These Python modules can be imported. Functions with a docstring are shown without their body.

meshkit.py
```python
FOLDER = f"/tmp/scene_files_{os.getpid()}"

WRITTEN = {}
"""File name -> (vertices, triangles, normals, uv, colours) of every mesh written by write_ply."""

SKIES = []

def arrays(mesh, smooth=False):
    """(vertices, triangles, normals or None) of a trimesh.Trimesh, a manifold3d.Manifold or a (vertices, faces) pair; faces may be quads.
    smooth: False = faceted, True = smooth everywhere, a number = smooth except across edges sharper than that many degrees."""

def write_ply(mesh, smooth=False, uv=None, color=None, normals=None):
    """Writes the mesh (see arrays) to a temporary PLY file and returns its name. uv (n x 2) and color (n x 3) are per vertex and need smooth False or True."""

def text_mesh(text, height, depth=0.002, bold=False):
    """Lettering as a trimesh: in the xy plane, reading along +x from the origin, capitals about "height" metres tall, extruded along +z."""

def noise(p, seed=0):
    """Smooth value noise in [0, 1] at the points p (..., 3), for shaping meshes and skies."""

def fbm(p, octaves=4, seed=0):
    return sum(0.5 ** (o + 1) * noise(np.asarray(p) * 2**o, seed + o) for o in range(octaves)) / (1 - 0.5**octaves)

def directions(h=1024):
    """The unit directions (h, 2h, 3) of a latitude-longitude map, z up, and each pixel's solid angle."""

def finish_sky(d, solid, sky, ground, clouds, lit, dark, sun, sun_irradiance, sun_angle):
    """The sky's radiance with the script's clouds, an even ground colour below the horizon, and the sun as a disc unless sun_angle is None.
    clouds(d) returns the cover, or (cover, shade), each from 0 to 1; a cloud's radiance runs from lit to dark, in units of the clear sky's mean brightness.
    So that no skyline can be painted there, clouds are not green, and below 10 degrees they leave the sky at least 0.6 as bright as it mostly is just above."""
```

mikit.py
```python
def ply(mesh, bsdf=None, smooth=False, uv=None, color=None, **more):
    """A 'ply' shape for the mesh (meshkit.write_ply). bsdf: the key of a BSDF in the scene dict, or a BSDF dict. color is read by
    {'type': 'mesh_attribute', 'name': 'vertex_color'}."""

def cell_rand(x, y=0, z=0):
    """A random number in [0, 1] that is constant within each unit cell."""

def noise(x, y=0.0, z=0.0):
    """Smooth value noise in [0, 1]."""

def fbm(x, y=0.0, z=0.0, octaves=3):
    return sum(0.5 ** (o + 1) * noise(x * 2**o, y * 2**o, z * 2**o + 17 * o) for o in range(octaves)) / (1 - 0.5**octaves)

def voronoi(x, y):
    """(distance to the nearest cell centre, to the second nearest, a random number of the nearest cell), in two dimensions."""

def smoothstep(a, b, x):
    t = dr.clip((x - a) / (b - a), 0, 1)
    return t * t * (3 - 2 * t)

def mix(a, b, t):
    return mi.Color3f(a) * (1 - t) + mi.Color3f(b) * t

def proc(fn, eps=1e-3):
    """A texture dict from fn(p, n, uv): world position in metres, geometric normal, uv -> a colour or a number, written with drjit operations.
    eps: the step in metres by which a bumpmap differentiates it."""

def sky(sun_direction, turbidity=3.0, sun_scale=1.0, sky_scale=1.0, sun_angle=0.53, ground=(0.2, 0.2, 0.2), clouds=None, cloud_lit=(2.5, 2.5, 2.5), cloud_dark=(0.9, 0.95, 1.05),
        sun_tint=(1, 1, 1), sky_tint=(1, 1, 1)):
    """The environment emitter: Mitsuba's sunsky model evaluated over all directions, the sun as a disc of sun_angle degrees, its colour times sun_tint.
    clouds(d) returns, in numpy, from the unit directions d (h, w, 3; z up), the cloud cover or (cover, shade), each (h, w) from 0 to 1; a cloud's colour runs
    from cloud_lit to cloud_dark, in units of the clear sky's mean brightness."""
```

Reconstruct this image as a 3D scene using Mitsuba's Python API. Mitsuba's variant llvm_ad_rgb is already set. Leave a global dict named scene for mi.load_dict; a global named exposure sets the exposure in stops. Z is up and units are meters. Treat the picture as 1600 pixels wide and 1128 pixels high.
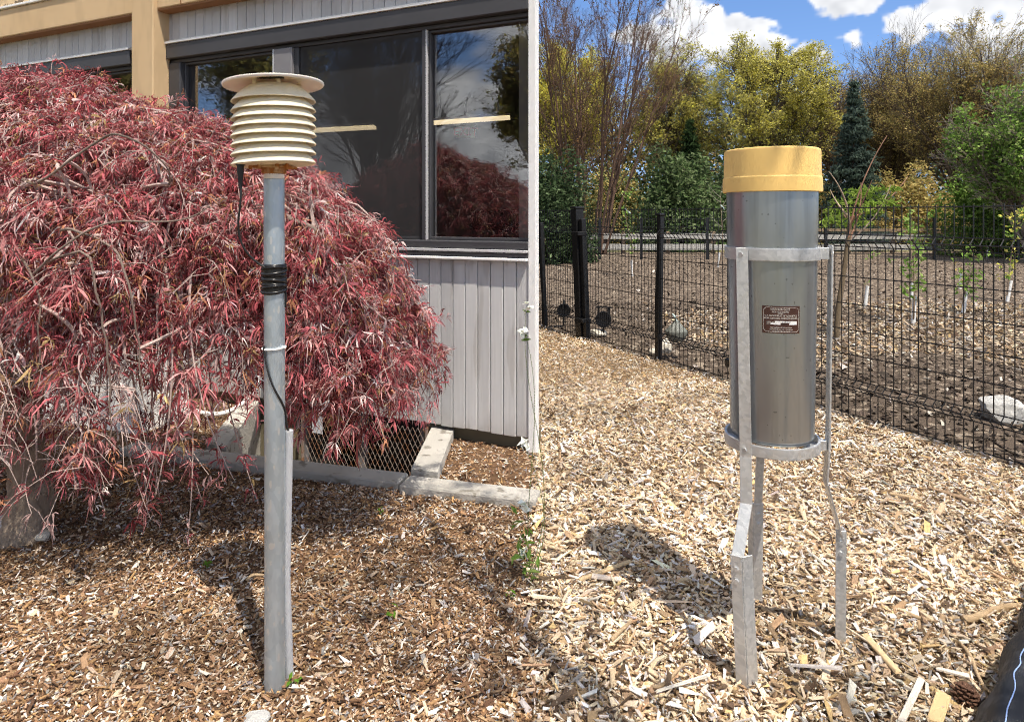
import math, random
import numpy as np, trimesh, drjit as dr, mitsuba as mi, mikit, meshkit
import shapely
from shapely.geometry import Polygon, box as sbox
from mikit import proc, noise, fbm, voronoi, cell_rand, smoothstep, mix

T = mi.ScalarTransform4f
scene, labels = {}, {}
# ------------------------------------------------------------------ camera, sky, exposure
PW, PH, FPX, HZ, CH = 1600.0, 1128.0, 1000.0, 335.0, 1.10      # photo size, focal length in its pixels, horizon row, eye height
scene['camera'] = {'type': 'perspective', 'fov': math.degrees(2 * math.atan(PW / 2 / FPX)), 'fov_axis': 'x', 'near_clip': 0.05, 'far_clip': 2000.0,
                   'principal_point_offset_y': (PH / 2 - HZ) / PH,
                   'to_world': T().look_at(origin=[0, 0, CH], target=[0, 10, CH], up=[0, 0, 1])}
SUN = (0.25, -0.40, 1.0)

def clouds(d):
    x, y, z = d[..., 0], d[..., 1], d[..., 2]
    f1, f2, f3 = meshkit.fbm(d * 9.0, 5, 3), meshkit.fbm(d * 26.0, 4, 8), meshkit.fbm(d * 75.0, 3, 14)
    yy = np.maximum(y, 1e-3)
    a, b = x / yy * FPX + 800, HZ - z / yy * FPX         # (the clouds in view, by bearing and height)
    blobs = [(1058, 66, 84, 50), (1130, 74, 95, 48), (1080, 36, 56, 36), (1190, 72, 60, 40), (1256, 92, 52, 26), (1336, 64, 27, 21),
             (1500, 22, 140, 56), (1575, 62, 110, 60), (1335, 0, 78, 28), (1425, 36, 60, 44), (1650, 30, 150, 80), (1400, -60, 160, 60)]
    fld = np.full(x.shape, -9.0)
    for px, py, rx, ry in blobs:
        fld = np.maximum(fld, 1 - np.sqrt(((a - px) / rx) ** 2 + ((b - py) / ry) ** 2))
    front = (y > 0.25) & (np.abs(x) < 1.3 * yy)
    infr = np.clip((fld + 2.4 * (f2 - 0.52) + 1.0 * (f3 - 0.5) + 0.4 * (f1 - 0.5)) / 0.30, 0, 1)
    q = d / np.maximum(z[..., None] + 0.35, 0.1)
    gen = meshkit.fbm(q * 2.1 + 3.7, 5, 5)
    away = np.clip((gen - 0.43) / 0.10, 0, 1) * np.clip(z / 0.06, 0, 1)
    cover = np.where(front, infr, away)
    shade = np.clip(0.55 * (f1 - 0.42) * 3 + 1.6 * (f2 - 0.5) + np.where(front, np.clip((b - 60) / 120, 0, 0.5), 0.25), 0, 0.8)
    cover = cover * cover * (3 - 2 * cover)
    return cover * 0.97, shade

scene['sky_light'] = mikit.sky(SUN, turbidity=2.6, clouds=clouds, cloud_lit=(3.1, 3.1, 3.1), cloud_dark=(1.2, 1.25, 1.35), sky_tint=(0.90, 1.0, 1.16), sun_tint=(0.91, 0.985, 1.10))
exposure = 2.05

# ------------------------------------------------------------------ helpers
def A3(*v): return np.array(v, float)
def D(px, py, d):                                   # the point at depth d seen at a place of the photograph
    return A3((px - 800) / FPX * d, d, CH - (py - HZ) / FPX * d)
def G(px, py, z=0.0):                               # the point at height z seen there
    return D(px, py, (CH - z) / ((py - HZ) / FPX))
_count = {}
def num(name):
    k = _count.get(name, 0); _count[name] = k + 1
    return name if k == 0 else f'{name}_{k:03d}'
def add(key, mesh, bsdf, smooth=False, color=None, uv=None):
    k = num(key); scene[k] = mikit.ply(mesh, bsdf, smooth, uv=uv, color=color); return k
def lab(key, label=None, cat=None, group=None, kind=None):
    labels[key] = {a: b for a, b in dict(label=label, category=cat, group=group, kind=kind).items() if b}
    return key
def thing(name, label, cat, group=None):
    return lab(num(name), label, cat, group)
def cat(ms): 
    ms = list(ms); return trimesh.util.concatenate(ms) if len(ms) > 1 else ms[0]
def TM(v, f): return trimesh.Trimesh(np.asarray(v, float), np.asarray(f, int), process=False)

def cbox(sx, sy, sz, bev=0.003):                    # box with chamfered edges, centred
    h = A3(sx, sy, sz) / 2; bev = min(bev, 0.45 * min(h) * 1.0 + 1e-9)
    pts = []
    for s in np.ndindex(2, 2, 2):
        sg = np.array(s) * 2 - 1
        for k in range(3):
            p = sg * (h - bev); p[k] = sg[k] * h[k]; pts.append(p)
    m = trimesh.convex.convex_hull(np.array(pts)); return m
def frame(m, o, X, Y, Z):
    M = np.eye(4); M[:3, 0], M[:3, 1], M[:3, 2], M[:3, 3] = X, Y, Z, o
    m = m.copy(); m.apply_transform(M); return m
def unit(v): v = np.asarray(v, float); return v / np.linalg.norm(v)
def bar(p0, p1, wdir, w, t, bev=0.0008):            # flat bar from p0 to p1, width w along wdir, thickness t
    p0, p1 = np.asarray(p0, float), np.asarray(p1, float); z = unit(p1 - p0)
    x = unit(np.asarray(wdir, float) - z * np.dot(wdir, z)); y = np.cross(z, x)
    return frame(cbox(w, t, np.linalg.norm(p1 - p0), bev), (p0 + p1) / 2, x, y, z)
def tube(pts, r, sides=8, cap=True):
    p = np.asarray(pts, float); n = len(p); r = np.broadcast_to(np.asarray(r, float), (n,))
    t = np.gradient(p, axis=0); t /= np.linalg.norm(t, axis=1, keepdims=True) + 1e-12
    a = np.zeros_like(p); ref = A3(0, 0, 1) if abs(t[0, 2]) < 0.9 else A3(1, 0, 0)
    a[0] = unit(np.cross(t[0], ref))
    for i in range(1, n):
        v = a[i - 1] - t[i] * np.dot(a[i - 1], t[i]); a[i] = v / (np.linalg.norm(v) + 1e-12)
    b = np.cross(t, a); ang = np.arange(sides) * 2 * np.pi / sides
    v = p[:, None] + r[:, None, None] * (np.cos(ang)[None, :, None] * a[:, None] + np.sin(ang)[None, :, None] * b[:, None])
    i, j = np.meshgrid(np.arange(n - 1), np.arange(sides), indexing='ij')
    q = np.stack([i * sides + j, i * sides + (j + 1) % sides, (i + 1) * sides + (j + 1) % sides, (i + 1) * sides + j], -1).reshape(-1, 4)
    f = np.vstack([q[:, [0, 1, 2]], q[:, [0, 2, 3]]]); V = v.reshape(-1, 3)
    if cap:
        V = np.vstack([V, p[0], p[-1]]); k = n * sides; jj = np.arange(sides)
        f = np.vstack([f, np.stack([(jj + 1) % sides, jj, jj * 0 + k], 1), np.stack([(n - 1) * sides + jj, (n - 1) * sides + (jj + 1) % sides, jj * 0 + k + 1], 1)])
    return TM(V, f)
def spline(pts, n=24):
    from scipy.interpolate import CubicSpline
    p = np.asarray(pts, float); s = np.r_[0, np.cumsum(np.linalg.norm(np.diff(p, axis=0), axis=1))]
    return CubicSpline(s, p)(np.linspace(0, s[-1], n))
def pch(pts, n=24):
    from scipy.interpolate import PchipInterpolator
    p = np.asarray(pts, float); s = np.r_[0, np.cumsum(np.linalg.norm(np.diff(p, axis=0), axis=1) + 1e-6)]
    return PchipInterpolator(s, p)(np.linspace(0, s[-1], n))
def frusta(p0, p1, r0, r1, sides=3):                # many thin tapered twigs at once
    p0, p1 = np.asarray(p0, float), np.asarray(p1, float); t = p1 - p0; t /= np.linalg.norm(t, axis=1, keepdims=True) + 1e-12
    ref = np.where(np.abs(t[:, 2:]) < 0.9, [[0, 0, 1.0]], [[1.0, 0, 0]])
    a = np.cross(t, ref); a /= np.linalg.norm(a, axis=1, keepdims=True) + 1e-12; b = np.cross(t, a)
    ang = np.arange(sides) * 2 * np.pi / sides
    ring = np.cos(ang)[None, :, None] * a[:, None] + np.sin(ang)[None, :, None] * b[:, None]
    V = np.concatenate([p0[:, None] + ring * np.asarray(r0)[:, None, None], p1[:, None] + ring * np.asarray(r1)[:, None, None]], 1)
    j = np.arange(sides); k = (j + 1) % sides
    f = np.vstack([np.stack([j, k, k + sides], 1), np.stack([j, k + sides, j + sides], 1)])
    F = (f[None] + (np.arange(len(p0)) * 2 * sides)[:, None, None]).reshape(-1, 3)
    return TM(V.reshape(-1, 3), F)
def lathe(prof, n=64, c=(0, 0, 0)):
    prof = np.asarray(prof, float); m = len(prof); ang = np.arange(n) * 2 * np.pi / n
    v = np.stack([prof[:, None, 0] * np.cos(ang), prof[:, None, 0] * np.sin(ang), np.broadcast_to(prof[:, None, 1], (m, n))], -1).reshape(-1, 3)
    i, j = np.meshgrid(np.arange(m - 1), np.arange(n), indexing='ij')
    q = np.stack([i * n + j, i * n + (j + 1) % n, (i + 1) * n + (j + 1) % n, (i + 1) * n + j], -1).reshape(-1, 4)
    return TM(v + np.asarray(c, float), np.vstack([q[:, [0, 1, 2]], q[:, [0, 2, 3]]]))
def flat(poly, z):
    v, f = trimesh.creation.triangulate_polygon(poly, engine='earcut')
    return TM(np.c_[v, np.full(len(v), z)], f)
def rock(rng, sx, sy, sz, seed, sub=3, rough=0.35):
    m = trimesh.creation.icosphere(subdivisions=sub); v = np.array(m.vertices)
    for k in range(9):                              # broken faces
        n = unit(rng.normal(size=3)); h = rng.uniform(0.62, 0.9); dd = v @ n; v = v - np.maximum(dd - h, 0)[:, None] * n
    v *= 1 + rough * (meshkit.fbm(v * 1.7 + seed, 4, seed)[:, None] - 0.5)
    return TM(v * A3(sx, sy, sz), m.faces)

# ------------------------------------------------------------------ materials
def P(name, col, rough=0.6, metal=0.0, spec=0.5, two=True, **kw):
    c = {'type': 'rgb', 'value': list(col)} if isinstance(col, (tuple, list)) else col
    r = rough if not callable(rough) else proc(rough)
    d = {'type': 'principled', 'base_color': c, 'roughness': r, 'metallic': metal, 'specular': spec, **kw}
    scene[name] = {'type': 'twosided', 'bsdf': d} if two else d
    return name
def bumped(name, fn, scale, eps=1e-3):
    inner = scene[name]['bsdf']
    scene[name] = {'type': 'twosided', 'bsdf': {'type': 'bumpmap', 'arbitrary': proc(fn, eps), 'scale': scale, 'bsdf': inner}}
VC = {'type': 'mesh_attribute', 'name': 'vertex_color'}
P('m_chip', VC, 0.85, spec=0.25)
P('m_bark', VC, 0.9, spec=0.2)
scene['m_leaf'] = {'type': 'principledthin', 'base_color': VC, 'roughness': 0.45, 'diff_trans': 0.7, 'spec_trans': 0.0, 'eta': 1.45}
scene['m_maple'] = {'type': 'principledthin', 'base_color': VC, 'roughness': 0.33, 'diff_trans': 0.55, 'spec_trans': 0.0, 'eta': 1.6}
P('m_soil', proc(lambda p, n, uv: mix(mix((.062, .047, .036), (.112, .088, .067), fbm(p.x * 1.3, p.y * 1.3, 0, 4)), (.28, .23, .175), smoothstep(.66, .82, noise(p.x * 26, p.y * 26)) * .7)), 0.95, spec=0.1)
P('m_field', proc(lambda p, n, uv: mix((.10, .10, .045), (.17, .14, .08), fbm(p.x * .3, p.y * .3, 0, 4))), 0.95, spec=0.1)
P('m_brownbase', proc(lambda p, n, uv: mix((.055, .032, .019), (.19, .115, .065), fbm(p.x * 45, p.y * 45, 0, 3))), 0.95, spec=0.1)
P('m_palebase', proc(lambda p, n, uv: mix((.09, .055, .03), (.33, .225, .12), fbm(p.x * 30, p.y * 30, 0, 3))), 0.95, spec=0.1)
P('m_whitepaint', (.80, .80, .79), 0.45)
P('m_beige', proc(lambda p, n, uv: mix((.56, .395, .22), (.66, .485, .29), fbm(p.x * 3, p.y * 3, p.z * 1.5, 4)) * (1 - .10 * smoothstep(.45, .75, fbm(p.x * 14, p.y * 14, p.z * 3, 4)))), 0.7, spec=0.3)
P('m_flake', proc(lambda p, n, uv: mix((.62, .47, .29), (.20, .15, .10), smoothstep(.50, .53, fbm(p.x * 22, p.y * 22, p.z * 22, 4)))), 0.85, spec=0.2)
P('m_rustwood', (.26, .12, .05), 0.8)
P('m_frame', proc(lambda p, n, uv: mix((.040, .040, .045), (.062, .061, .066), fbm(p.x * 5, p.y * 5, p.z * 5, 3))), 0.45)
P('m_mullion', (.20, .195, .205), 0.5)
P('m_alu_edge', (.62, .62, .63), 0.4, metal=0.3)
P('m_found', proc(lambda p, n, uv: mix((.13, .115, .075), (.21, .185, .13), fbm(p.x * 6, p.y * 6, p.z * 6, 4))), 0.9, spec=0.15)
P('m_concrete', proc(lambda p, n, uv: mix(mix((.30, .285, .255), (.47, .455, .42), fbm(p.x * 8, p.y * 8, p.z * 8, 4)), (.15, .135, .11), smoothstep(.60, .72, fbm(p.x * 21 + 5, p.y * 21, p.z * 21, 3)) * .75)), 0.9, spec=0.2)
bumped('m_concrete', lambda p, n, uv: fbm(p.x * 120, p.y * 120, p.z * 120, 3), 0.004)
P('m_dark', (.015, .015, .016), 0.8)
P('m_room', (.075, .07, .065), 0.85)
P('m_blackcoat', (.012, .012, .013), 0.38)
P('m_rubber', (.014, .014, .015), 0.5)
P('m_tape', (.010, .010, .011), 0.28)
P('m_meshrust', proc(lambda p, n, uv: mix((.33, .27, .23), (.27, .13, .07), smoothstep(.4, .62, fbm(p.x * 30, p.y * 30, p.z * 30, 3)))), 0.6, metal=0.2)
scene['m_glass'] = {'type': 'thindielectric', 'int_ior': 2.05}
scene['m_screen'] = {'type': 'mask', 'opacity': 0.42, 'bsdf': {'type': 'twosided', 'bsdf': {'type': 'principled', 'base_color': {'type': 'rgb', 'value': [.05, .05, .052]}, 'roughness': 0.7}}}
P('m_lamp', (.82, .78, .65), 0.6)
P('m_shield', proc(lambda p, n, uv: mix((.72, .64, .45), (.79, .73, .57), fbm(p.x * 25, p.y * 25, p.z * 25, 3)) * (1 - .07 * smoothstep(.62, .7, noise(p.x * 420, p.y * 420, p.z * 420)))), 0.42, spec=0.5)
P('m_shieldtop', (.82, .77, .68), 0.35)
P('m_rust', proc(lambda p, n, uv: mix((.60, .45, .26), (.36, .13, .025), smoothstep(.35, .6, fbm(p.x * 60, p.y * 60, p.z * 45, 3)))), 0.7, spec=0.3)
P('m_galv', proc(lambda p, n, uv: mix(mix((.40, .475, .53), (.58, .655, .71), voronoi((p.x + p.y) * 62, p.z * 38)[2] * .55 + .45 * fbm(p.x * 20, p.y * 20, p.z * 6, 3)), (.66, .67, .66), smoothstep(.74, .80, noise(p.x * 130, p.y * 130, p.z * 50)) * .8)), lambda p, n, uv: .38 + .16 * fbm(p.x * 40, p.y * 40, p.z * 14, 3), metal=0.75)
P('m_pvc', (.42, .43, .45), 0.5)
P('m_zinc', proc(lambda p, n, uv: mix((.52, .53, .53), (.66, .665, .66), voronoi(p.x * 130 + p.y * 70, p.z * 130 - p.y * 40)[2])), lambda p, n, uv: .32 + .2 * voronoi(p.x * 130 + p.y * 70, p.z * 130)[2], metal=0.6)
P('m_steelcan', proc(lambda p, n, uv: mix((.31, .34, .37), (.43, .465, .49), fbm((p.x + p.y) * 30, (p.x - p.y) * 30, p.z * .8, 4)) * (1 - .4 * smoothstep(.90, .93, noise(p.x * 150, p.y * 150, p.z * 90))) * (1 - .12 * smoothstep(.55, .75, noise((p.x + p.y) * 85, (p.x - p.y) * 85, p.z * 3.5)))), lambda p, n, uv: .17 + .14 * fbm((p.x + p.y) * 40, (p.x - p.y) * 40, p.z * 2, 3), metal=0.78)
P('m_yellow', proc(lambda p, n, uv: mix((.82, .545, .175), (.84, .57, .20), fbm(p.x * 11, p.y * 11, p.z * 5, 3))), 0.48, spec=0.45)
P('m_plate', (.055, .022, .016), 0.4)
P('m_letter', (.72, .68, .62), 0.6)
P('m_ink', (.03, .03, .03), 0.6)
P('m_stone', proc(lambda p, n, uv: mix((.30, .30, .29), (.52, .51, .48), fbm(p.x * 14, p.y * 14, p.z * 14, 4))), 0.9, spec=0.2)
P('m_palestone', proc(lambda p, n, uv: mix((.50, .46, .38), (.68, .64, .55), fbm(p.x * 18, p.y * 18, p.z * 18, 3))), 0.9, spec=0.2)
P('m_stick', proc(lambda p, n, uv: mix((.28, .19, .11), (.50, .38, .24), fbm(p.x * 40, p.y * 40, p.z * 40, 3))), 0.85, spec=0.2)
P('m_railwood', proc(lambda p, n, uv: mix((.20, .14, .085), (.32, .24, .16), fbm(p.x * 3, p.y * 3, p.z * 9, 3))), 0.85, spec=0.2)
P('m_greyrail', (.42, .41, .38), 0.8)
P('m_guard', (.80, .80, .78), 0.5)
P('m_bag', (.16, .17, .15), 0.45)
P('m_white', (.82, .82, .81), 0.5)
P('m_applgrille', (.13, .135, .14), 0.5)
P('m_red', (.55, .02, .02), 0.5)
P('m_sock', proc(lambda p, n, uv: (mi.Color3f(.016, .017, .02)) + mi.Color3f(.03, .03, .032) * smoothstep(.5, .75, fbm(p.x * 28, p.y * 28, p.z * 28, 4))), 0.55, spec=0.4)
bumped('m_sock', lambda p, n, uv: noise(p.x * 900 + p.y * 900, p.y * 900 - p.x * 900, p.z * 900), 0.0006, eps=3e-4)
P('m_thread', (.25, .36, .62), 0.7)
P('m_petal', (.80, .82, .74), 0.6)
P('m_cone', (.10, .05, .03), 0.9)
P('m_ribbon', (.55, .68, .66), 0.5)

# ------------------------------------------------------------------ facade frame
FC = 0.0446 + 2.3 * 2.973
U = unit((-2.3, 1, 0)); N = unit((-1, -2.3, 0)); ZZ = A3(0, 0, 1)
def Fp(px):
    a = (px - 800) / FPX; d = FC / (a + 2.3); return A3(a * d, d, 0)
P0 = Fp(826)
def S(px, o=0.0):                                   # distance along the facade seen at px (at offset o outwards)
    a = (px - 800) / FPX; q = P0 + N * o             # solve (q+U s).x = a (q+U s).y
    return (a * q[1] - q[0]) / (U[0] - a * U[1])
PITCH = (S(707) - S(806.4)) / 5.0; SOFF = S(806.4)
def W(s, z, o=0.0): return P0 + U * s + N * o + ZZ * z
def fbox(s0, s1, z0, z1, o0, o1, bev=0.003):
    return frame(cbox(abs(s1 - s0), abs(o1 - o0), abs(z1 - z0), bev), W((s0 + s1) / 2, (z0 + z1) / 2, (o0 + o1) / 2), U, N, ZZ)

def siding(lo, hi):
    def f(p, n, uv):
        q = ((p.x - float(P0[0])) * float(U[0]) + (p.y - float(P0[1])) * float(U[1]) - float(SOFF)) / float(PITCH)
        c = mix(lo, hi, fbm(p.x * 7, p.y * 7, p.z * .9, 3)) * (1 - .10 * noise(p.x * 170 + p.y * 90, p.y * 20, p.z * 5)) * (.88 + .2 * cell_rand(q))
        dirt = smoothstep(.24, .05, p.z + .10 * fbm(p.x * 12, p.y * 12, p.z * 9, 3)) * .5 + .35 * smoothstep(.64, .72, fbm(p.x * 24, p.y * 24, p.z * 2.2, 3))
        return mix(c, (.23, .19, .15), dirt * .7)
    return f
P('m_siding', proc(siding((.50, .50, .505), (.60, .60, .60))), 0.65, spec=0.35)
bumped('m_siding', lambda p, n, uv: fbm(p.x * 260 + p.y * 110, p.y * 30, p.z * 7, 2), 0.0012)
P('m_sidingdark', proc(siding((.36, .36, .365), (.46, .46, .46))), 0.7, spec=0.3)

Z_SB, Z_ST, Z_GB, Z_GT, Z_FL, Z_BB, Z_BT = 0.064, 0.884, 0.973, 2.045, 2.145, 2.32, 2.52
sL = S(-40) + .9
b = thing('building', 'grey board clad building with dark framed windows and beige column', 'building')
rng = np.random.default_rng(5)
s_col0, s_col1 = S(262), S(205, .10)
# boards below the sill
pitch = (S(707) - S(806.4)) / 5.0
edges = [S(806.4) + pitch * k for k in range(-2, int((sL - S(806.4)) / pitch) + 1)]
edges = [e for e in edges if 0.004 < e]
edges = [0.0] + edges
for k, (e0, e1) in enumerate(zip(edges[:-1], edges[1:])):
    if e0 > s_col0 - .02 and e1 < s_col1 + .02: continue
    mname = 'm_siding' if rng.random() > .16 else 'm_sidingdark'
    add(b + '__siding_board', fbox(e0 + .0018, e1 - .0018, Z_SB + rng.uniform(-.003, .003), Z_ST - .002, -.022, rng.uniform(-.003, .0), .003), mname)
k = 0
for e0, e1 in zip(edges[:-1], edges[1:]):           # short boards above the windows
    if e0 > s_col0 - .02 and e1 < s_col1 + .02: continue
    add(b + '__upper_board', fbox(e0 + .0015, e1 - .0015, Z_FL + .012, Z_BB + .03, -.03, rng.uniform(-.012, -.009), .002), 'm_siding')
add(b + '__backing_wall', fbox(0.002, sL, Z_SB + .01, Z_ST - .01, -.06, -.024, .001), 'm_dark')
add(b + '__upper_backing', fbox(0.002, sL, Z_FL + .004, 3.0, -.10, -.034, .001), 'm_dark')
add(b + '__foundation', cat([fbox(0, S(655), -.6, Z_SB - .002, -.16, -.045, .002), fbox(S(455), sL, -.6, Z_SB - .002, -.16, -.045, .002),
                             fbox(S(655), S(455), -.6, -.42, -.16, -.045, .002)]), 'm_found')
add(b + '__basement_recess', fbox(S(655), S(455), -.45, Z_SB - .004, -.30, -.26, .001), 'm_dark')
for q in (S(650), S(551), S(462)):
    add(b + '__basement_window_post', fbox(q - .02, q + .02, -.42, Z_SB - .01, -.11, -.07, .002), 'm_mullion')
add(b + '__basement_sill_panel', fbox(S(515), S(470), -.42, -.12, -.10, -.085, .002), 'm_dark')
# column and beam
cm = fbox(s_col0, s_col1, -.3, 3.0, -.02, .10, .006)
add(b + '__column', cm, 'm_beige')
for s0, s1 in ((0.0, s_col0 - .002), (s_col1 + .002, sL)):
    bm = add(b + '__beam', fbox(s0, s1, Z_BB + .012, Z_BT, -.02, .075, .005), 'm_beige')
    add(b + '__beam_soffit', fbox(s0 + .002, s1 - .002, Z_BB, Z_BB + .0115, -.008, .068, .001), 'm_rustwood')
    add(b + '__roof_edge', fbox(s0, s1, Z_BT + .003, Z_BT + .02, -.02, .088, .003), 'm_whitepaint')
    add(b + '__fascia', fbox(s0, s1, Z_BT + .023, 2.95, -.02, .06, .004), 'm_flake')
add(b + '__beam_joint', fbox(S(283, .075), S(281.5, .075), Z_BB + .014, Z_BT - .002, .06, .0765, .0004), 'm_rustwood')
lab(b + '__fascia_001', 'fascia board with flaking paint'); lab(b + '__fascia', 'fascia board with flaking paint')
# white corner board
add(b + '__corner_board', fbox(-.040, -.001, -.05, 2.95, -.030, .010, .003), 'm_whitepaint')
# windows
def window(px0, px1, glasses, right_mull=None):
    s0, s1 = S(px1), S(px0)
    w = num(b + '__window')
    add(w + '__head', fbox(s0, s1, Z_GT, Z_FL - .012, -.09, .014, .004), 'm_frame')
    add(w + '__head_lip', fbox(s0, s1, Z_GT - .022, Z_GT - .0015, -.09, -.022, .003), 'm_frame')
    add(w + '__flashing', fbox(s0, s1, Z_FL - .010, Z_FL + .004, -.03, .022, .001), 'm_white')
    add(w + '__sill', fbox(s0, s1, Z_ST + .052, Z_GB, -.09, .012, .004), 'm_frame')
    add(w + '__sill_track', fbox(s0, s1, Z_ST + .038, Z_ST + .050, -.06, .026, .002), 'm_alu_edge')
    add(w + '__sill_apron', fbox(s0, s1, Z_ST + .014, Z_ST + .036, -.05, .012, .002), 'm_frame')
    add(w + '__sill_drip', fbox(s0, s1, Z_ST, Z_ST + .012, -.05, .032, .002), 'm_white')
    scene[w] = mikit.ply(fbox(s0 + .004, s1 - .004, Z_GB + .0005, Z_GT - .023, -.115, -.112, .0005), 'm_frame')
    del scene[w]
    for g0, g1, scr in glasses:
        a0, a1 = S(g1), S(g0); zt, zb, fw = Z_GT - .024, Z_GB + .001, .010
        c = [W(a0, zb, -.062), W(a1, zb, -.062), W(a1, zt, -.062), W(a0, zt, -.062)]
        pn = num(w + '__pane'); scene[pn] = mikit.ply(TM(c, [[0, 1, 2], [0, 2, 3]]), 'm_glass')
        add(w + '__sash', cat([fbox(a0, a0 + fw, zb, zt, -.06, -.036, .002), fbox(a1 - fw, a1, zb, zt, -.06, -.036, .002),
                               fbox(a0 + fw, a1 - fw, zb, zb + .014, -.06, -.038, .002), fbox(a0 + fw, a1 - fw, zt - .012, zt, -.06, -.038, .002)]), 'm_frame')
        if scr:
            c = [W(a0 + .004, zb, -.034), W(a1 - .004, zb, -.034), W(a1 - .004, zt, -.034), W(a0 + .004, zt, -.034)]
            k_ = num(w + '__insect_screen'); scene[k_] = mikit.ply(TM(c, [[0, 1, 2], [0, 2, 3]]), 'm_screen')
            lab(k_, 'dark insect screen')
    return w
w = window(262, 826, [(280, 424, False), (462, 656, True), (664, 826, False)])
for k_, (q0, q1, o, m) in enumerate(((262, 280, -.005, 'm_frame'), (427, 455, -.002, 'm_mullion'), (455, 462, -.02, 'm_frame'), (656, 664, -.015, 'm_frame'))):
    add(w + '__mullion', fbox(S(q1), S(q0), Z_GB + .001, Z_GT - .024, -.09, o, .004), m)
add(w + '__stile_edge', fbox(S(664.4), S(663), Z_GB + .001, Z_GT - .024, -.03, -.012, .0005), 'm_alu_edge')
add(w + '__stile_edge', fbox(S(427), S(425.5), Z_GB + .001, Z_GT - .024, -.03, -.001, .0005), 'm_alu_edge')
w = window(-60, 205, [(-60, 76, False), (88, 206, False)])
add(w + '__mullion', fbox(S(84), S(76), Z_GB + .001, Z_GT - .024, -.09, -.015, .004), 'm_frame')
add(w + '__stile_edge', fbox(S(86), S(84), Z_GB + .001, Z_GT - .024, -.06, -.012, .0005), 'm_alu_edge')
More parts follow.
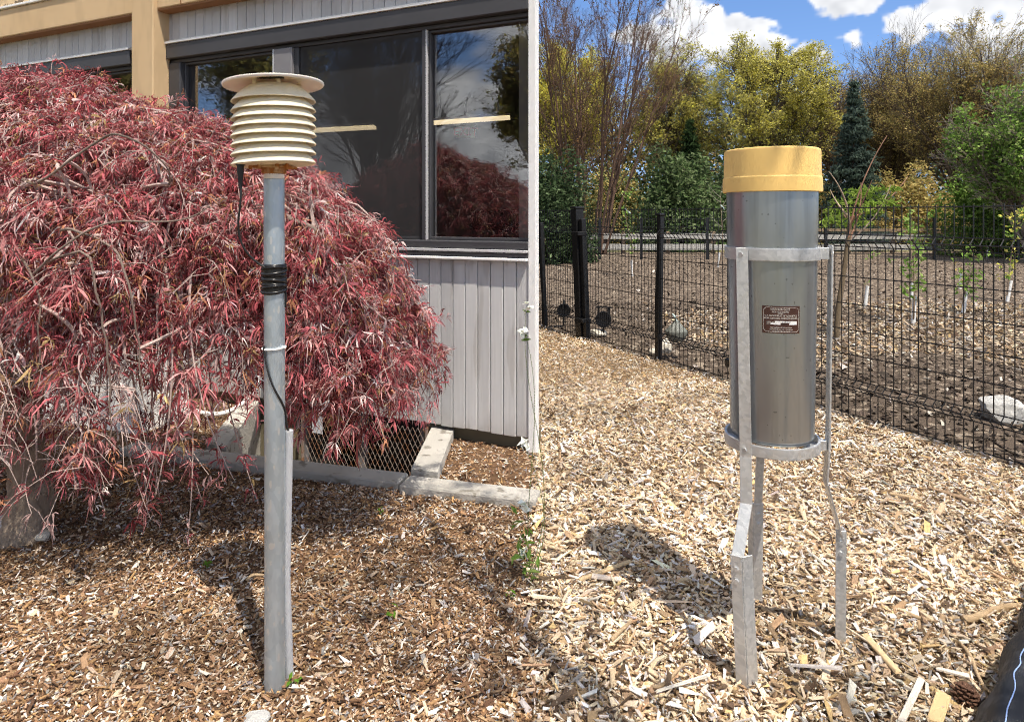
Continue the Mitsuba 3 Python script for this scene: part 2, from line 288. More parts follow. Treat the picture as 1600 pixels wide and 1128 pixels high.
# shell of the room behind
RE = A3(.020, 1, 0)
cA, cB = W(.004, 0, -.1), W(.004, 0, -.1) + RE * 4.6
cC, cD = W(sL, 0, -4.4), W(sL, 0, -.1)
def prism(pts, z0, z1):
    m = trimesh.creation.extrude_polygon(Polygon([(p[0], p[1]) for p in pts]), z1 - z0, engine='earcut'); m.apply_translation([0, 0, z0]); return m
def wallseg(p, q, th, z0, z1):
    t = unit(q - p); n = A3(-t[1], t[0], 0) * th; return prism([p, q, q + n, p + n], z0, z1)
add(b + '__end_wall', wallseg(cA, cB, .08, -.1, 3.0), 'm_room')
add(b + '__back_wall', wallseg(cB, cC, .05, -.1, 3.0), 'm_room')
add(b + '__far_wall', wallseg(cC, cD, .05, -.1, 3.0), 'm_room')
add(b + '__floor', prism([cA, cB, cC, cD], .50, .55), 'm_room')
add(b + '__ceiling', prism([cA, cB, cC, cD], 2.25, 2.30), 'm_room')
add(b + '__roof', prism([W(-.03, 0, .05), cB, cC, W(sL, 0, .05)], 3.0, 3.12), 'm_flake')
def lamp(x0, x1, y0, y1, d, label):
    p, q = D(x0, y0, d), D(x1, y1, d); t = thing('ceiling_light', label, 'light')
    add(t + '__housing', bar(p + A3(0, 0, .022), q + A3(0, 0, .022), (0, 1, 0), .13, .02), 'm_white')
    k_ = add(t + '__tube_cover', bar(p, q, (0, 1, 0), .12, .022), 'm_lamp')
    scene[k_]['emitter'] = {'type': 'area', 'radiance': {'type': 'rgb', 'value': [.24, .19, .115]}}
    for e in (.15, .85):
        c = p * (1 - e) + q * e; add(t + '__hanger', tube([c + A3(0, 0, .03), A3(c[0], c[1], 2.25)], .004, 5), 'm_dark')
lamp(478, 586, 205, 199, 5.6, 'lit strip light hanging behind the screened window')
lamp(668, 797, 193, 184, 5.6, 'lit strip light hanging behind the unscreened window beside the corner')
t = thing('exit_sign', 'dim red exit sign hanging inside the room', 'sign')
p = D(728, 206, 6.3)
add(t + '__panel', frame(cbox(.19, .02, .12, .004), p, A3(1, 0, 0), A3(0, 1, 0), ZZ), 'm_lamp')
tm = meshkit.text_mesh('EXIT', .075, .002, bold=True); tm.apply_translation(-tm.bounds.mean(0))
add(t + '__letters', frame(tm, p + A3(0, -.0125, 0), A3(1, 0, 0), ZZ, A3(0, -1, 0)), 'm_red')
add(t + '__hanger', tube([p + A3(0, 0, .06), A3(p[0], p[1], 2.25)], .006, 6), 'm_dark')

# ------------------------------------------------------------------ ground
KZ = .032
kA0, kA1 = G(215, 688, KZ), G(640, 738, KZ)         # back edge of the kerb, top
kB0, kB1 = G(640, 741, KZ), G(845, 764, KZ)
kd = unit(kB1 - kA0); kn = A3(kd[1], -kd[0], 0)      # towards the camera
def slab(p, q, w_, z0, z1, bev=.006):
    p, q = A3(p[0], p[1], 0), A3(q[0], q[1], 0); t = unit(q - p); n = A3(t[1], -t[0], 0)
    return frame(cbox(np.linalg.norm(q - p), w_, z1 - z0, bev), (p + q) / 2 + n * w_ / 2 + ZZ * (z0 + z1) / 2, t, -n, ZZ)
KW = .105
add_k = []
def kerb(p, q, label, w_=KW, z1=KZ):
    k_ = add('concrete_kerb', slab(p, q, w_, -.55, z1), 'm_concrete'); lab(k_, label, 'kerb', 'concrete kerbs round the window well'); return k_
jm = G(322, 701, KZ)
kerb(kA0, jm - kd * .003, 'concrete kerb piece under the maple, left of the well')
kerb(jm + kd * .002, kA1 - kd * .004, 'long concrete kerb along the front of the window well')
kerb(kB0, kB1, 'sunlit concrete kerb piece at the right, before the bare wall')
# cross walls from the kerb back to the foundation
def cross(pxk, pyk, width, label, pxe):
    a = G(pxk, pyk, KZ); e = W(S(pxe, -.045), 0, -.045)
    a = A3(a[0], a[1], 0); t = unit(e - a); n = A3(t[1], -t[0], 0)
    m = prism([a + kd * .0, a + kd * width, e + U * (-width * 1.02), e], -.55, KZ + .012)
    k_ = add('concrete_kerb', m, 'm_concrete'); lab(k_, label, 'kerb', 'concrete kerbs round the window well'); return a, e
ra, re_ = cross(642, 737, .12, 'short concrete cross wall at the right end of the window well', 676)
la, le = cross(322, 697, .11, 'short concrete cross wall at the left end of the window well', 384)
well = Polygon([(la + kd * .10)[:2], (ra + kd * .02)[:2], (re_ - U * .02)[:2], (W(S(655), 0, -.05))[:2], (W(S(655), 0, -.30))[:2], (W(S(455), 0, -.30))[:2], (W(S(455), 0, -.05))[:2], (le - U * .10)[:2]])
well = well.buffer(0)
foot = Polygon([p[:2] for p in (W(-.03, 0, -.05), cB, cC, W(sL, 0, -.05))])
BND = lambda y: .032 * y
mulch_L = Polygon([(-5.2, -1.5), (-.05, -1.5), (0.0, 0.0), (BND(3.2), 3.2), (BND(7.6), 7.6), (-5.2, 7.6)]).difference(well)
fA, fB = G(840, 505)[:2], G(1600, 730)[:2]
fdir = unit(np.r_[fB - fA, 0]); 
fa, fb_ = fA - fdir[:2] * 2.6, fB + fdir[:2] * 2.2
chip_R = Polygon([(-.05, -1.5), (4.6, -1.5), fb_, fa, (BND(fa[1]), fa[1]), (BND(3.2), 3.2), (0, 0)]).buffer(0)
big = Polygon([(-260, -260), (260, -260), (260, 260), (-260, 260)]).difference(well.buffer(.001))
lab(add('ground', flat(big, -.030), 'm_field'), kind='structure')
soil = Polygon([fa, fb_, (7.5, -1.5), (26, 10), (24, 19.5), (-8, 18.5), (-1, 8.5)]).buffer(0)
lab(add('soil_bed', flat(soil, -.012), 'm_soil'), kind='structure')
lab(add('mulch_bed', flat(mulch_L, -.004), 'm_brownbase'), kind='structure')
lab(add('wood_chip_ground', flat(chip_R, -.008), 'm_palebase'), kind='structure')
lab(add('well_floor', flat(well.buffer(.05), -.46), 'm_brownbase'), kind='structure')

def chips(rng, xy, L, Wd, Th, cols, zmax=.012, tilt=.38, bend=.12):
    """many split wood chips: irregular six-sided slivers with their own size, tilt and wood colour"""
    n = len(xy); L, Wd, Th = (np.broadcast_to(q, (n,)) for q in (L, Wd, Th))
    sg = np.array([[x, y, z] for z in (-1, 1) for y in (-1, 1) for x in (-1, 1)], float) / 2
    v = sg[None] * np.stack([L, Wd, Th], 1)[:, None]
    v[..., 0] += rng.normal(size=(n, 8)) * L[:, None] * .13
    v[..., 1] += rng.normal(size=(n, 8)) * Wd[:, None] * .17
    v[..., 2] += rng.normal(size=(n, 8)) * Th[:, None] * .25
    tap = rng.random((n, 1)) * .75; v[..., 1] *= 1 - tap * (sg[None, :, 0] + .5)
    yaw, ta, tb = rng.uniform(0, 2 * np.pi, n), rng.normal(size=n) * tilt, rng.normal(size=n) * tilt * .7
    def rot(ax, a):
        c, s = np.cos(a), np.sin(a); R = np.zeros((n, 3, 3)); i, j = [(1, 2), (0, 2), (0, 1)][ax]
        R[:, ax, ax] = 1; R[:, i, i] = c; R[:, j, j] = c; R[:, i, j] = -s; R[:, j, i] = s; return R
    R = rot(2, yaw) @ rot(1, ta) @ rot(0, tb); v = np.einsum('nij,nkj->nki', R, v)
    lo = v[..., 2].min(1); z = -lo * .45 + rng.random(n) ** 1.6 * zmax - .004
    v += np.stack([xy[:, 0], xy[:, 1], z], 1)[:, None]
    f = np.array([[0, 2, 3], [0, 3, 1], [4, 5, 7], [4, 7, 6], [0, 1, 5], [0, 5, 4], [2, 6, 7], [2, 7, 3], [0, 4, 6], [0, 6, 2], [1, 3, 7], [1, 7, 5]])
    F = (f[None] + (np.arange(n) * 8)[:, None, None]).reshape(-1, 3)
    return TM(v.reshape(-1, 3), F), np.repeat(cols, 8, 0)
def palette(rng, n, pal, wts, jit=.16):
    c = np.array(pal)[rng.choice(len(pal), n, p=np.array(wts) / sum(wts))]
    return np.clip(c * np.exp(rng.normal(size=(n, 1)) * jit) * np.exp(rng.normal(size=(n, 3)) * .022), .004, .86)
def scatter(rng, poly, bands, amin, amax):
    """points on the ground: per distance band a density per square metre"""
    out = []
    for d0, d1, dens in bands:
        area = (amax - amin) * (d1 * d1 - d0 * d0) / 2; n = int(area * dens)
        y = np.sqrt(rng.uniform(d0 * d0, d1 * d1, n)); x = rng.uniform(amin, amax, n) * y
        ok = shapely.contains_xy(poly, x, y); out.append(np.c_[x, y][ok])
    return np.vstack(out)
rng = np.random.default_rng(11)
keepL = mulch_L.buffer(-.004).difference(foot.buffer(.02))
for p_, q_ in ((kA0, kA1), (kB0, kB1)):
    keepL = keepL.difference(Polygon([(p_)[:2], (q_)[:2], (q_ + kn * KW)[:2], (p_ + kn * KW)[:2]]))
keepL = keepL.difference(Polygon([ra[:2], (ra + kd * .12)[:2], (re_ - U * .12)[:2], re_[:2]])).difference(Polygon([la[:2], (la + kd * .11)[:2], (le - U * .11)[:2], le[:2]]))
strip = Polygon([(BND(.8) - .001, .8), (.55, .8), (.55, 2.25), (BND(2.25) - .001, 2.25)])
def edge_(xy): return (xy[:, 0] - BND(xy[:, 1])) / .16 - 1.5 * (meshkit.fbm(np.c_[xy * 5, np.zeros(len(xy))], 3, 31) - .5)
xy = scatter(rng, keepL.union(strip), [(1.05, 1.9, 25000), (1.9, 2.6, 16000), (2.6, 3.9, 6000)], -.90, .24)
sel = (xy[:, 1] > 2.25) | (edge_(xy) < rng.normal(size=len(xy)) * .22); xy = xy[sel]
n = len(xy); big_ = rng.random(n) < .05
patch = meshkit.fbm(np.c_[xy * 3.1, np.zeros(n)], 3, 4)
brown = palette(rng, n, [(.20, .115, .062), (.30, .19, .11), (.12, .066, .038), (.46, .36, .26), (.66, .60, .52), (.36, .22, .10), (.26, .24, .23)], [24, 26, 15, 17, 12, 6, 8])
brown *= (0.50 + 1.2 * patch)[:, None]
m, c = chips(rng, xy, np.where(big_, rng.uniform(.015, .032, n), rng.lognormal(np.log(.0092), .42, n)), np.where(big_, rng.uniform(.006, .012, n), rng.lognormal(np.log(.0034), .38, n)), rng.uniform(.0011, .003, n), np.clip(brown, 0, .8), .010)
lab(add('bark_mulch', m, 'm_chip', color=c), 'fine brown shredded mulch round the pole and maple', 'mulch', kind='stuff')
keepR = chip_R.buffer(-.002)
xy = scatter(rng, keepR.union(Polygon([(BND(.8) + .002, .8), (-.4, .8), (-.4, 2.2), (BND(2.2) + .002, 2.2)])), [(1.05, 1.75, 11000), (1.75, 2.6, 13500), (2.6, 4.2, 9000), (4.2, 8.5, 3400)], -.10, .84)
sel = (xy[:, 1] > 2.25) | (edge_(xy) > rng.normal(size=len(xy)) * .22); xy = xy[sel]
n = len(xy); big_ = rng.random(n) < .05
pal = [(.53, .405, .265), (.63, .515, .37), (.40, .27, .16), (.74, .68, .60), (.26, .175, .105), (.42, .39, .365), (.10, .066, .042), (.55, .39, .19)]
pale = palette(rng, n, pal, [22, 22, 11, 19, 9, 7, 11, 4]) * (.55 + .9 * meshkit.fbm(np.c_[xy * 2.6, np.zeros(n)], 4, 12))[:, None]; pale = np.clip(pale, 0, .82); far = np.clip((xy[:, 1] - 1.6) / 3, 0, 1)
m, c = chips(rng, xy, np.where(big_, rng.uniform(.030, .060, n), rng.lognormal(np.log(.0160), .45, n)) * (1 - .22 * far), np.where(big_, rng.uniform(.008, .017, n), rng.lognormal(np.log(.0060), .42, n)) * (1 - .2 * far), rng.uniform(.0015, .0042, n), pale, .015, .33)
xy2 = scatter(rng, keepR, [(1.05, 1.9, 16000), (1.9, 3.0, 8000), (3.0, 5.0, 2500)], .026, .84); n2 = len(xy2)      # crumbs and fibres between them
m2, c2 = chips(rng, xy2, rng.lognormal(np.log(.0085), .5, n2), rng.lognormal(np.log(.0024), .4, n2), rng.uniform(.0008, .002, n2), palette(rng, n2, pal, [16, 12, 22, 10, 18, 8, 14, 3]), .014, .5)
xy3 = scatter(rng, keepR, [(1.05, 3.2, 45)], .026, .84); n3 = len(xy3)          # long slivers and twigs
m3, c3 = chips(rng, xy3, rng.uniform(.05, .13, n3), rng.uniform(.0035, .009, n3), rng.uniform(.003, .006, n3), palette(rng, n3, pal, [18, 18, 16, 14, 14, 10, 6, 4]), .020, .12)
m, c = cat([m, m2, m3]), np.vstack([c, c2, c3])
lab(add('wood_chips', m, 'm_chip', color=c), 'pale wood chips spread under the rain gauge up to the fence', 'wood chips', kind='stuff')
# debris on the soil behind the fence
xy = scatter(rng, soil.difference(chip_R), [(2.4, 4.5, 1800), (4.5, 8, 900), (8, 15, 160)], .03, .95)
n = len(xy); ch = meshkit.fbm(np.c_[xy * .9 + 7, np.zeros(n)], 3, 9); isl = (np.abs(xy[:, 1] - 6.6 - .5 * xy[:, 0] * 0) < 2.0) & (xy[:, 0] > 1.6) & (ch > .40)
keep = (isl & (rng.random(n) < .75)) | (rng.random(n) < .30); xy, isl = xy[keep], isl[keep]; n = len(xy)
col = palette(rng, n, pal, [20, 20, 14, 12, 16, 8, 14, 4]); col = np.where(isl[:, None], col * .72, palette(rng, n, [(.055, .042, .032), (.095, .073, .055), (.16, .125, .095), (.44, .40, .35)], [44, 36, 13, 4]))
m, c = chips(rng, xy, rng.lognormal(np.log(.021), .5, n) * (1 + .06 * xy[:, 1]), rng.lognormal(np.log(.010), .42, n) * (1 + .06 * xy[:, 1]), rng.uniform(.002, .008, n), col, .010)
m.vertices = np.array(m.vertices) - [0, 0, .008]
lab(add('soil_debris', m, 'm_chip', color=c), 'scattered chips and clods on the bare soil behind the fence', 'wood chips', kind='stuff')

# ------------------------------------------------------------------ plants: branching skeletons and leaves
def rotv(v, axis, a):
    axis = axis / (np.linalg.norm(axis, axis=-1, keepdims=True) + 1e-12); c, s = np.cos(a)[..., None], np.sin(a)[..., None]
    return v * c + np.cross(axis, v) * s + axis * (axis * v).sum(-1, keepdims=True) * (1 - c)
def grow(rng, stems, levels, up=.12, wob=.16):
    """stems: list of (p, dir, length, radius). levels: list of (children per branch, length ratio, angle, start fraction). Returns per level p0, p1, r0, r1."""
    P_, D_, L_, R_ = (np.array([s[i] for s in stems], float) for i in range(4)); D_ /= np.linalg.norm(D_, axis=1, keepdims=True)
    out = []
    for lev in range(len(levels) + 1):
        ns = [7, 5, 4, 3, 2][min(lev, 4)]; n = len(P_); pts = [P_]; d = D_.copy(); dirs = [d]
        for k in range(ns):
            d = d + rng.normal(size=(n, 3)) * wob + A3(0, 0, up); d /= np.linalg.norm(d, axis=1, keepdims=True)
            pts.append(pts[-1] + d * (L_ / ns)[:, None]); dirs.append(d)
        pts, dirs = np.array(pts), np.array(dirs); fr = np.linspace(1, .35 if lev < 2 else .4, ns + 1)
        rr = R_[None] * fr[:, None]
        out.append((pts[:-1].reshape(-1, 3), pts[1:].reshape(-1, 3), rr[:-1].ravel(), rr[1:].ravel()))
        if lev == len(levels): return out, pts, dirs
        m, ratio, ang, st = levels[lev]
        f = rng.uniform(st, 1.0, (m, n)); f[0] = 1.0 if lev else f[0]
        x = f * ns; i = np.minimum(x.astype(int), ns - 1); u = (x - i)[..., None]; idx = np.arange(n)[None].repeat(m, 0)
        pos = pts[i, idx] * (1 - u) + pts[i + 1, idx] * u; dd = dirs[i, idx]
        ax = np.cross(dd, rng.normal(size=(m, n, 3))); new = rotv(dd, ax, rng.normal(ang, ang * .3, (m, n)))
        rad = (R_[None] * (1 - .65 * f)) * rng.uniform(.4, .62, (m, n))
        ln = L_[None] * ratio * rng.uniform(.65, 1.2, (m, n)) * (1.15 - .45 * f)
        P_, D_, L_, R_ = pos.reshape(-1, 3), new.reshape(-1, 3), ln.ravel(), rad.ravel()
def leafcards(rng, c, size, cols, flat_=.5, asp=.6):
    """diamond leaf blades, one per centre"""
    n = len(c); nrm = rng.normal(size=(n, 3)); nrm[:, 2] = np.abs(nrm[:, 2]) + flat_; nrm /= np.linalg.norm(nrm, axis=1, keepdims=True)
    a = np.cross(nrm, rng.normal(size=(n, 3))); a /= np.linalg.norm(a, axis=1, keepdims=True); b_ = np.cross(nrm, a); s = (size * rng.uniform(.6, 1.35, n))[:, None]
    v = np.stack([c - a * s, c + b_ * s * asp + nrm * s * .18, c + a * s, c - b_ * s * asp + nrm * s * .18], 1).reshape(-1, 3)
    f = (np.array([[0, 1, 2], [0, 2, 3]])[None] + (np.arange(n) * 4)[:, None, None]).reshape(-1, 3)
    return TM(v, f), np.repeat(cols, 4, 0)
def wood(levs, minr=0.0, sides=(8, 5, 4, 3, 3)):
    return [frusta(l[0], l[1], np.maximum(l[2], minr), np.maximum(l[3], minr), sides[min(i, 4)]) for i, l in enumerate(levs)]
def bark(rng, m, col):
    v = np.array(m.vertices); t = .65 + .7 * meshkit.fbm(v * 6, 3, 2)[:, None]; return np.clip(np.array(col)[None] * t, 0, .8)
def tree(name, label, base, H, kind, seed, wide=1.0, leafcol=None, barkcol=(.10, .075, .055), nleaf=16000, leafsize=.06, group=None, cat_='tree'):
    rng = np.random.default_rng(seed); B = np.asarray(base, float); t = thing(name, label, cat_, group)
    if kind == 'bare':
        n = 11; az = rng.uniform(0, 2 * np.pi, n); sp = rng.uniform(.06, .40, n) * wide
        stems = [(B + A3(.35 * math.cos(q), .25 * math.sin(q), 0), (s * math.cos(q), s * math.sin(q), 1), H * rng.uniform(.7, 1.0), H * .0056) for q, s in zip(az, sp)]
        levs, pts, dirs = grow(rng, stems, [(12, .36, .36, .22), (7, .5, .40, .15), (4, .6, .45, .2)], .05, .06)
    else:                                           # limbs that fill a rounded crown of half width 'wide'
        vase = kind == 'vase'; nl = 30; k = np.arange(nl) + .5; ph = k * 2.39996 + seed; cz = 1 - (1.45 if vase else 1.7) * k / nl
        u_ = np.c_[np.sqrt(1 - cz ** 2) * np.cos(ph), np.sqrt(1 - cz ** 2) * np.sin(ph), cz]; cen = B + A3(0, 0, H * (.60 if vase else .62)); rad = A3(wide, wide * .85, H * .375)
        tip = cen + u_ * rad * rng.uniform(.50, .80, (nl, 1)) + rng.normal(size=(nl, 3)) * wide * .05
        h0 = B + np.c_[np.zeros(nl), np.zeros(nl), H * (rng.uniform(.03, .16, nl) if vase else np.clip(.20 + .30 * (u_[:, 2] + .7) * rng.uniform(.6, 1, nl), .2, .6))]
        stems = [(a, e - a, np.linalg.norm(e - a) * 1.02, H * .007) for a, e in zip(h0, tip)]
        tr_, _, _ = grow(rng, [(B - A3(0, 0, .05), (0, 0, 1), H * (.22 if vase else .66), H * .021)], [], .02, .03)
        levs, pts, dirs = grow(rng, stems, [(11, .40, .50 if vase else .68, .30), (7, .52, .48 if vase else .62, .15), (5, .58, .45 if vase else .6, .1)], .03, .07)
        levs = [tuple(np.concatenate([a, b_]) for a, b_ in zip(tr_[0], levs[0]))] + levs[1:]
    ws = wood(levs, .004)
    k_ = add(t + '__trunk', ws[0], 'm_bark', color=bark(rng, ws[0], barkcol), smooth=True)
    br = cat(ws[1:]); k_ = add(t + '__branches', br, 'm_bark', color=bark(rng, br, barkcol)); lab(k_, kind='stuff')
    if nleaf and leafcol is not None:
        tips = np.vstack([pts[-1], pts[-2], .5 * (pts[-1] + pts[-2])]); w_ = meshkit.fbm((tips - B) * (7.0 / H), 3, seed); pr = np.clip(w_ - .22, .03, None); pr /= pr.sum()
        if kind not in ('bare',): inside = (((tips - cen) / (rad * 1.12)) ** 2).sum(1) < 1; pr = pr * (inside + .06); pr /= pr.sum()
        c = tips[rng.choice(len(tips), nleaf, p=pr)] + rng.normal(size=(nleaf, 3)) * leafsize * 1.6
        cols = np.array(leafcol)[rng.integers(len(leafcol), size=nleaf)] * np.exp(rng.normal(size=(nleaf, 1)) * .2)
        m, cc = leafcards(rng, c, leafsize, cols); k_ = add(t + '__crown', m, 'm_leaf', color=np.clip(cc, 0, .8)); lab(k_, kind='stuff')
    return t
def at(px, d): return A3((px - 800) / FPX * d, d, -.03)
def hgt(py, d): return CH + (HZ - py) / FPX * d + .03
YG = [(.60, .55, .09), (.68, .61, .13), (.52, .50, .10), (.72, .64, .18)]
OK_ = [(.54, .50, .15), (.60, .55, .19), (.46, .44, .14)]
BZ = [(.46, .345, .14), (.53, .41, .16), (.40, .33, .13), (.42, .385, .14)]
GR = [(.17, .29, .06), (.23, .36, .08), (.14, .24, .05), (.30, .40, .12)]
RB = [(.22, .13, .06), (.18, .11, .055)]
tree('willow_tree', 'bright yellow green tree behind the tall bare stems at the left', at(885, 31), hgt(48, 31), 'oak', 21, 3.4, YG, (.10, .08, .05), 42000, .055)
tree('bare_tree', 'tall reddish bare tree of many upright stems by the gate post', at(925, 18), hgt(-25, 18), 'bare', 22, 1.0, RB, (.135, .085, .06), 7000, .032)
tree('oak_tree', 'yellow green tree with dark forked limbs, left of the yellow cap', at(1052, 29), hgt(52, 29), 'oak', 23, 2.6, YG[:1] + OK_, (.085, .068, .05), 32000, .045)
tree('oak_tree', 'broad olive yellow tree rising straight behind the yellow cap', at(1200, 27), hgt(32, 27), 'oak', 24, 3.75, OK_ + YG[:1], (.085, .07, .052), 52000, .045)
tree('bare_tree', 'thin bronze tree between the yellow cap and the blue spruce', at(1303, 35), hgt(78, 35), 'oak', 25, 2.2, [(.36, .26, .11)], (.12, .085, .065), 11000, .04)
tree('zelkova_tree', 'smaller bronze vase shaped tree right behind the blue spruce', at(1388, 29), hgt(62, 29), 'vase', 26, 2.2, BZ, (.095, .07, .05), 34000, .036)
tree('zelkova_tree', 'largest bronze vase shaped tree at the upper right', at(1520, 25), hgt(28, 25), 'vase', 27, 3.6, BZ, (.095, .07, .05), 70000, .034)
tree('green_tree', 'fresh green leafy tree at the right edge', at(1606, 15), hgt(125, 15), 'vase', 28, 1.55, GR, (.26, .22, .18), 22000, .048)
# trees behind the viewer, seen mirrored in the windows
for k_, (x, y, h, kind, lc, nl, sd, lb, wd_) in enumerate(((-15.2, -1.7, 9.0, 'oak', OK_, 9000, 41, 'dark limbed tree mirrored in the window left of the pale mullion', 2.6),
                                     (-14.6, -5.0, 8.4, 'vase', None, 0, 42, 'leafless tree mirrored in the screened window', 2.4),
                                     (-11.3, -8.7, 7.6, 'oak', BZ + YG[:1], 20000, 43, 'olive tree mirrored in the clear window by the corner', 1.8),
                                     (-16.5, 1.6, 7.0, 'oak', OK_, 7000, 44, 'yellowish tree mirrored in the window left of the column', 2.0))):
    tree('mirrored_tree', lb, A3(x, y, -.03), h, kind, sd, wd_, lc, (.05, .04, .03), nl, .06)

# a tree beside the viewer, out of the picture: its low bough throws the broken shade on the brown mulch
r_ = np.random.default_rng(47); t = thing('overhanging_tree', 'tree beside the viewer whose low bough shades the brown mulch', 'tree'); tb_ = A3(2.6, -2.6, -.03)
m = tube(spline([tb_, tb_ + A3(.05, .02, 2.2), tb_ + A3(-.1, .1, 4.6), tb_ + A3(.1, 0, 7.0)], 24), np.linspace(.14, .05, 24), 12); add(t + '__trunk', m, 'm_bark', color=bark(r_, m, (.12, .09, .07)), smooth=True)
bo = spline([tb_ + A3(-.05, .06, 3.7), A3(1.9, -1.2, 4.35), A3(1.15, -.1, 4.25), A3(.72, .66, 4.0), A3(.50, 1.1, 3.85)], 40); m = tube(bo, np.linspace(.05, .008, 40), 8); add(t + '__bough', m, 'm_bark', color=bark(r_, m, (.12, .09, .07)), smooth=True)
i = r_.integers(20, 40, 46); e = bo[i] + r_.normal(size=(46, 3)) * A3(.26, .26, .10); tw_ = frusta(bo[i], e, np.full(46, .007), np.full(46, .003)); k_ = add(t + '__twigs', tw_, 'm_bark', color=bark(r_, tw_, (.12, .09, .07))); lab(k_, kind='stuff')
c = np.repeat(e, 7, 0) + r_.normal(size=(46 * 7, 3)) * .07; m, cc = leafcards(r_, c, .034, np.array(GR)[r_.integers(4, size=len(c))], .5, .6); k_ = add(t + '__crown', m, 'm_leaf', color=cc); lab(k_, kind='stuff')
def conifer(name, label, base, H, R, cols, seed, n=16000, size=.10):
    rng = np.random.default_rng(seed); B = np.asarray(base, float); t = thing(name, label, 'tree')
    m = tube([B, B + A3(0, 0, H * .5), B + A3(.02, 0, H * .98)], [H * .02, H * .013, .01], 8); add(t + '__trunk', m, 'm_bark', color=bark(rng, m, (.09, .07, .055)), smooth=True)
    nb = 260; f = rng.uniform(.02, 1, nb) ** .85; az = rng.uniform(0, 2 * np.pi, nb); ln = R * (1.02 - f) ** 1.1 * rng.uniform(.42, 1.25, nb) + .05
    p0 = B + np.c_[np.zeros(nb), np.zeros(nb), f * H]; dr_ = np.c_[np.cos(az), np.sin(az), .25 - .5 * (1 - f)]; p1 = p0 + dr_ * ln[:, None]
    br = frusta(p0, p1, np.full(nb, .018), np.full(nb, .006)); k_ = add(t + '__branches', br, 'm_bark', color=bark(rng, br, (.09, .07, .055))); lab(k_, kind='stuff')
    i = rng.choice(nb, n, p=ln / ln.sum()); u = rng.random(n) ** .6
    c = p0[i] + (p1 - p0)[i] * u[:, None] + rng.normal(size=(n, 3)) * A3(.09, .09, .05) * (.4 + ln[i, None]); 
    col = np.array(cols)[rng.integers(len(cols), size=n)] * np.exp(rng.normal(size=(n, 1)) * .25)
    m, cc = leafcards(rng, c, size, col, .2, .28); k_ = add(t + '__crown', m, 'm_leaf', color=cc); lab(k_, kind='stuff')
conifer('blue_spruce', 'narrow blue green spruce right of the yellow cap', at(1334, 20), hgt(128, 20), 1.05, [(.10, .14, .11), (.14, .185, .15), (.065, .095, .07)], 31, 22000, .085)
conifer('dark_conifer', 'small dark conifer among the trees left of the yellow cap', at(1078, 24), hgt(188, 24), 1.1, [(.03, .055, .02), (.045, .075, .03)], 32, 11000, .12)
def shrub(name, label, base, rx, ry, H, cols, seed, n=14000, size=.06, cat_='shrub'):
    rng = np.random.default_rng(seed); B = np.asarray(base, float); t = thing(name, label, cat_)
    ns = 60; u = rng.normal(size=(ns, 3)); u[:, 2] = np.abs(u[:, 2]); u /= np.linalg.norm(u, axis=1, keepdims=True); tip = B + u * A3(rx, ry, H) * .85
    br = frusta(np.repeat(B[None], ns, 0), tip, np.full(ns, .02), np.full(ns, .006)); k_ = add(t + '__stems', br, 'm_bark', color=bark(rng, br, (.12, .09, .07))); lab(k_, kind='stuff')
    nc = 46; u = rng.normal(size=(nc, 3)); u[:, 2] = np.abs(u[:, 2]) + .05; u /= np.linalg.norm(u, axis=1, keepdims=True); cc_ = B + u * A3(rx, ry, H) * rng.uniform(.55, .95, (nc, 1))
    i = rng.integers(nc, size=n); w_ = rng.normal(size=(n, 3)); w_ /= np.linalg.norm(w_, axis=1, keepdims=True)
    c = cc_[i] + w_ * rng.uniform(.6, 1, (n, 1)) * .30 * A3(rx, ry, H); c[:, 2] = np.maximum(c[:, 2], .02)
    col = np.array(cols)[rng.integers(len(cols), size=n)] * np.exp(rng.normal(size=(n, 1)) * .22)
    m, cc = leafcards(rng, c, size, col, .6, .5); k_ = add(t + '__foliage', m, 'm_leaf', color=cc); lab(k_, kind='stuff')
DK = [(.055, .085, .04), (.075, .12, .055), (.12, .165, .085)]
MG = [(.10, .16, .06), (.14, .20, .085), (.19, .24, .12)]
shrub('evergreen_shrub', 'dark evergreen bush at the left end of the fence', at(850, 15), 1.15, .9, hgt(238, 15), DK, 51, 15000, .055)
shrub('rhododendron', 'dense green rhododendron behind the fence, left of the gauge', at(1062, 20), 1.5, 1.2, hgt(236, 20), MG, 52, 18000, .07)
shrub('rhododendron', 'lower green rhododendron partly hidden by the gauge', at(1160, 22), 1.5, 1.1, hgt(262, 22), DK + MG, 53, 14000, .07)
shrub('bronze_shrub', 'bronze leafed undergrowth right of the blue spruce', at(1420, 23), 1.9, 1.2, hgt(272, 23), BZ, 54, 15000, .06)
shrub('bronze_shrub', 'olive undergrowth at the foot of the bare stems', at(955, 24), 1.6, 1.2, hgt(262, 24), BZ + MG, 55, 13000, .065)
shrub('green_shrub', 'light green shrub at the right edge behind the rails', at(1560, 17), 1.7, 1.0, hgt(250, 17), GR, 56, 14000, .06)
shrub('bronze_shrub', 'shaded undergrowth straight behind the gauge', at(1270, 26), 2.2, 1.2, hgt(285, 26), DK + BZ, 57, 13000, .07)
rngh = np.random.default_rng(61)                    # the wood that closes the view behind
xs = rngh.uniform(-4, 42, 60000); zs = rngh.random(60000) ** 1.1 * (5.2 + 4.6 * meshkit.fbm(np.c_[xs * .35, xs * 0, xs * 0], 3, 2)); ys = 41 + rngh.normal(size=60000) * 1.6
m, cc = leafcards(rngh, np.c_[xs, ys, zs], .16, np.array(DK + BZ + [(.12, .10, .07)])[rngh.integers(8, size=60000)], .4, .6)
lab(add('far_wood', m, 'm_leaf', color=cc), 'dim wood closing the view behind the trees', 'trees', kind='stuff')

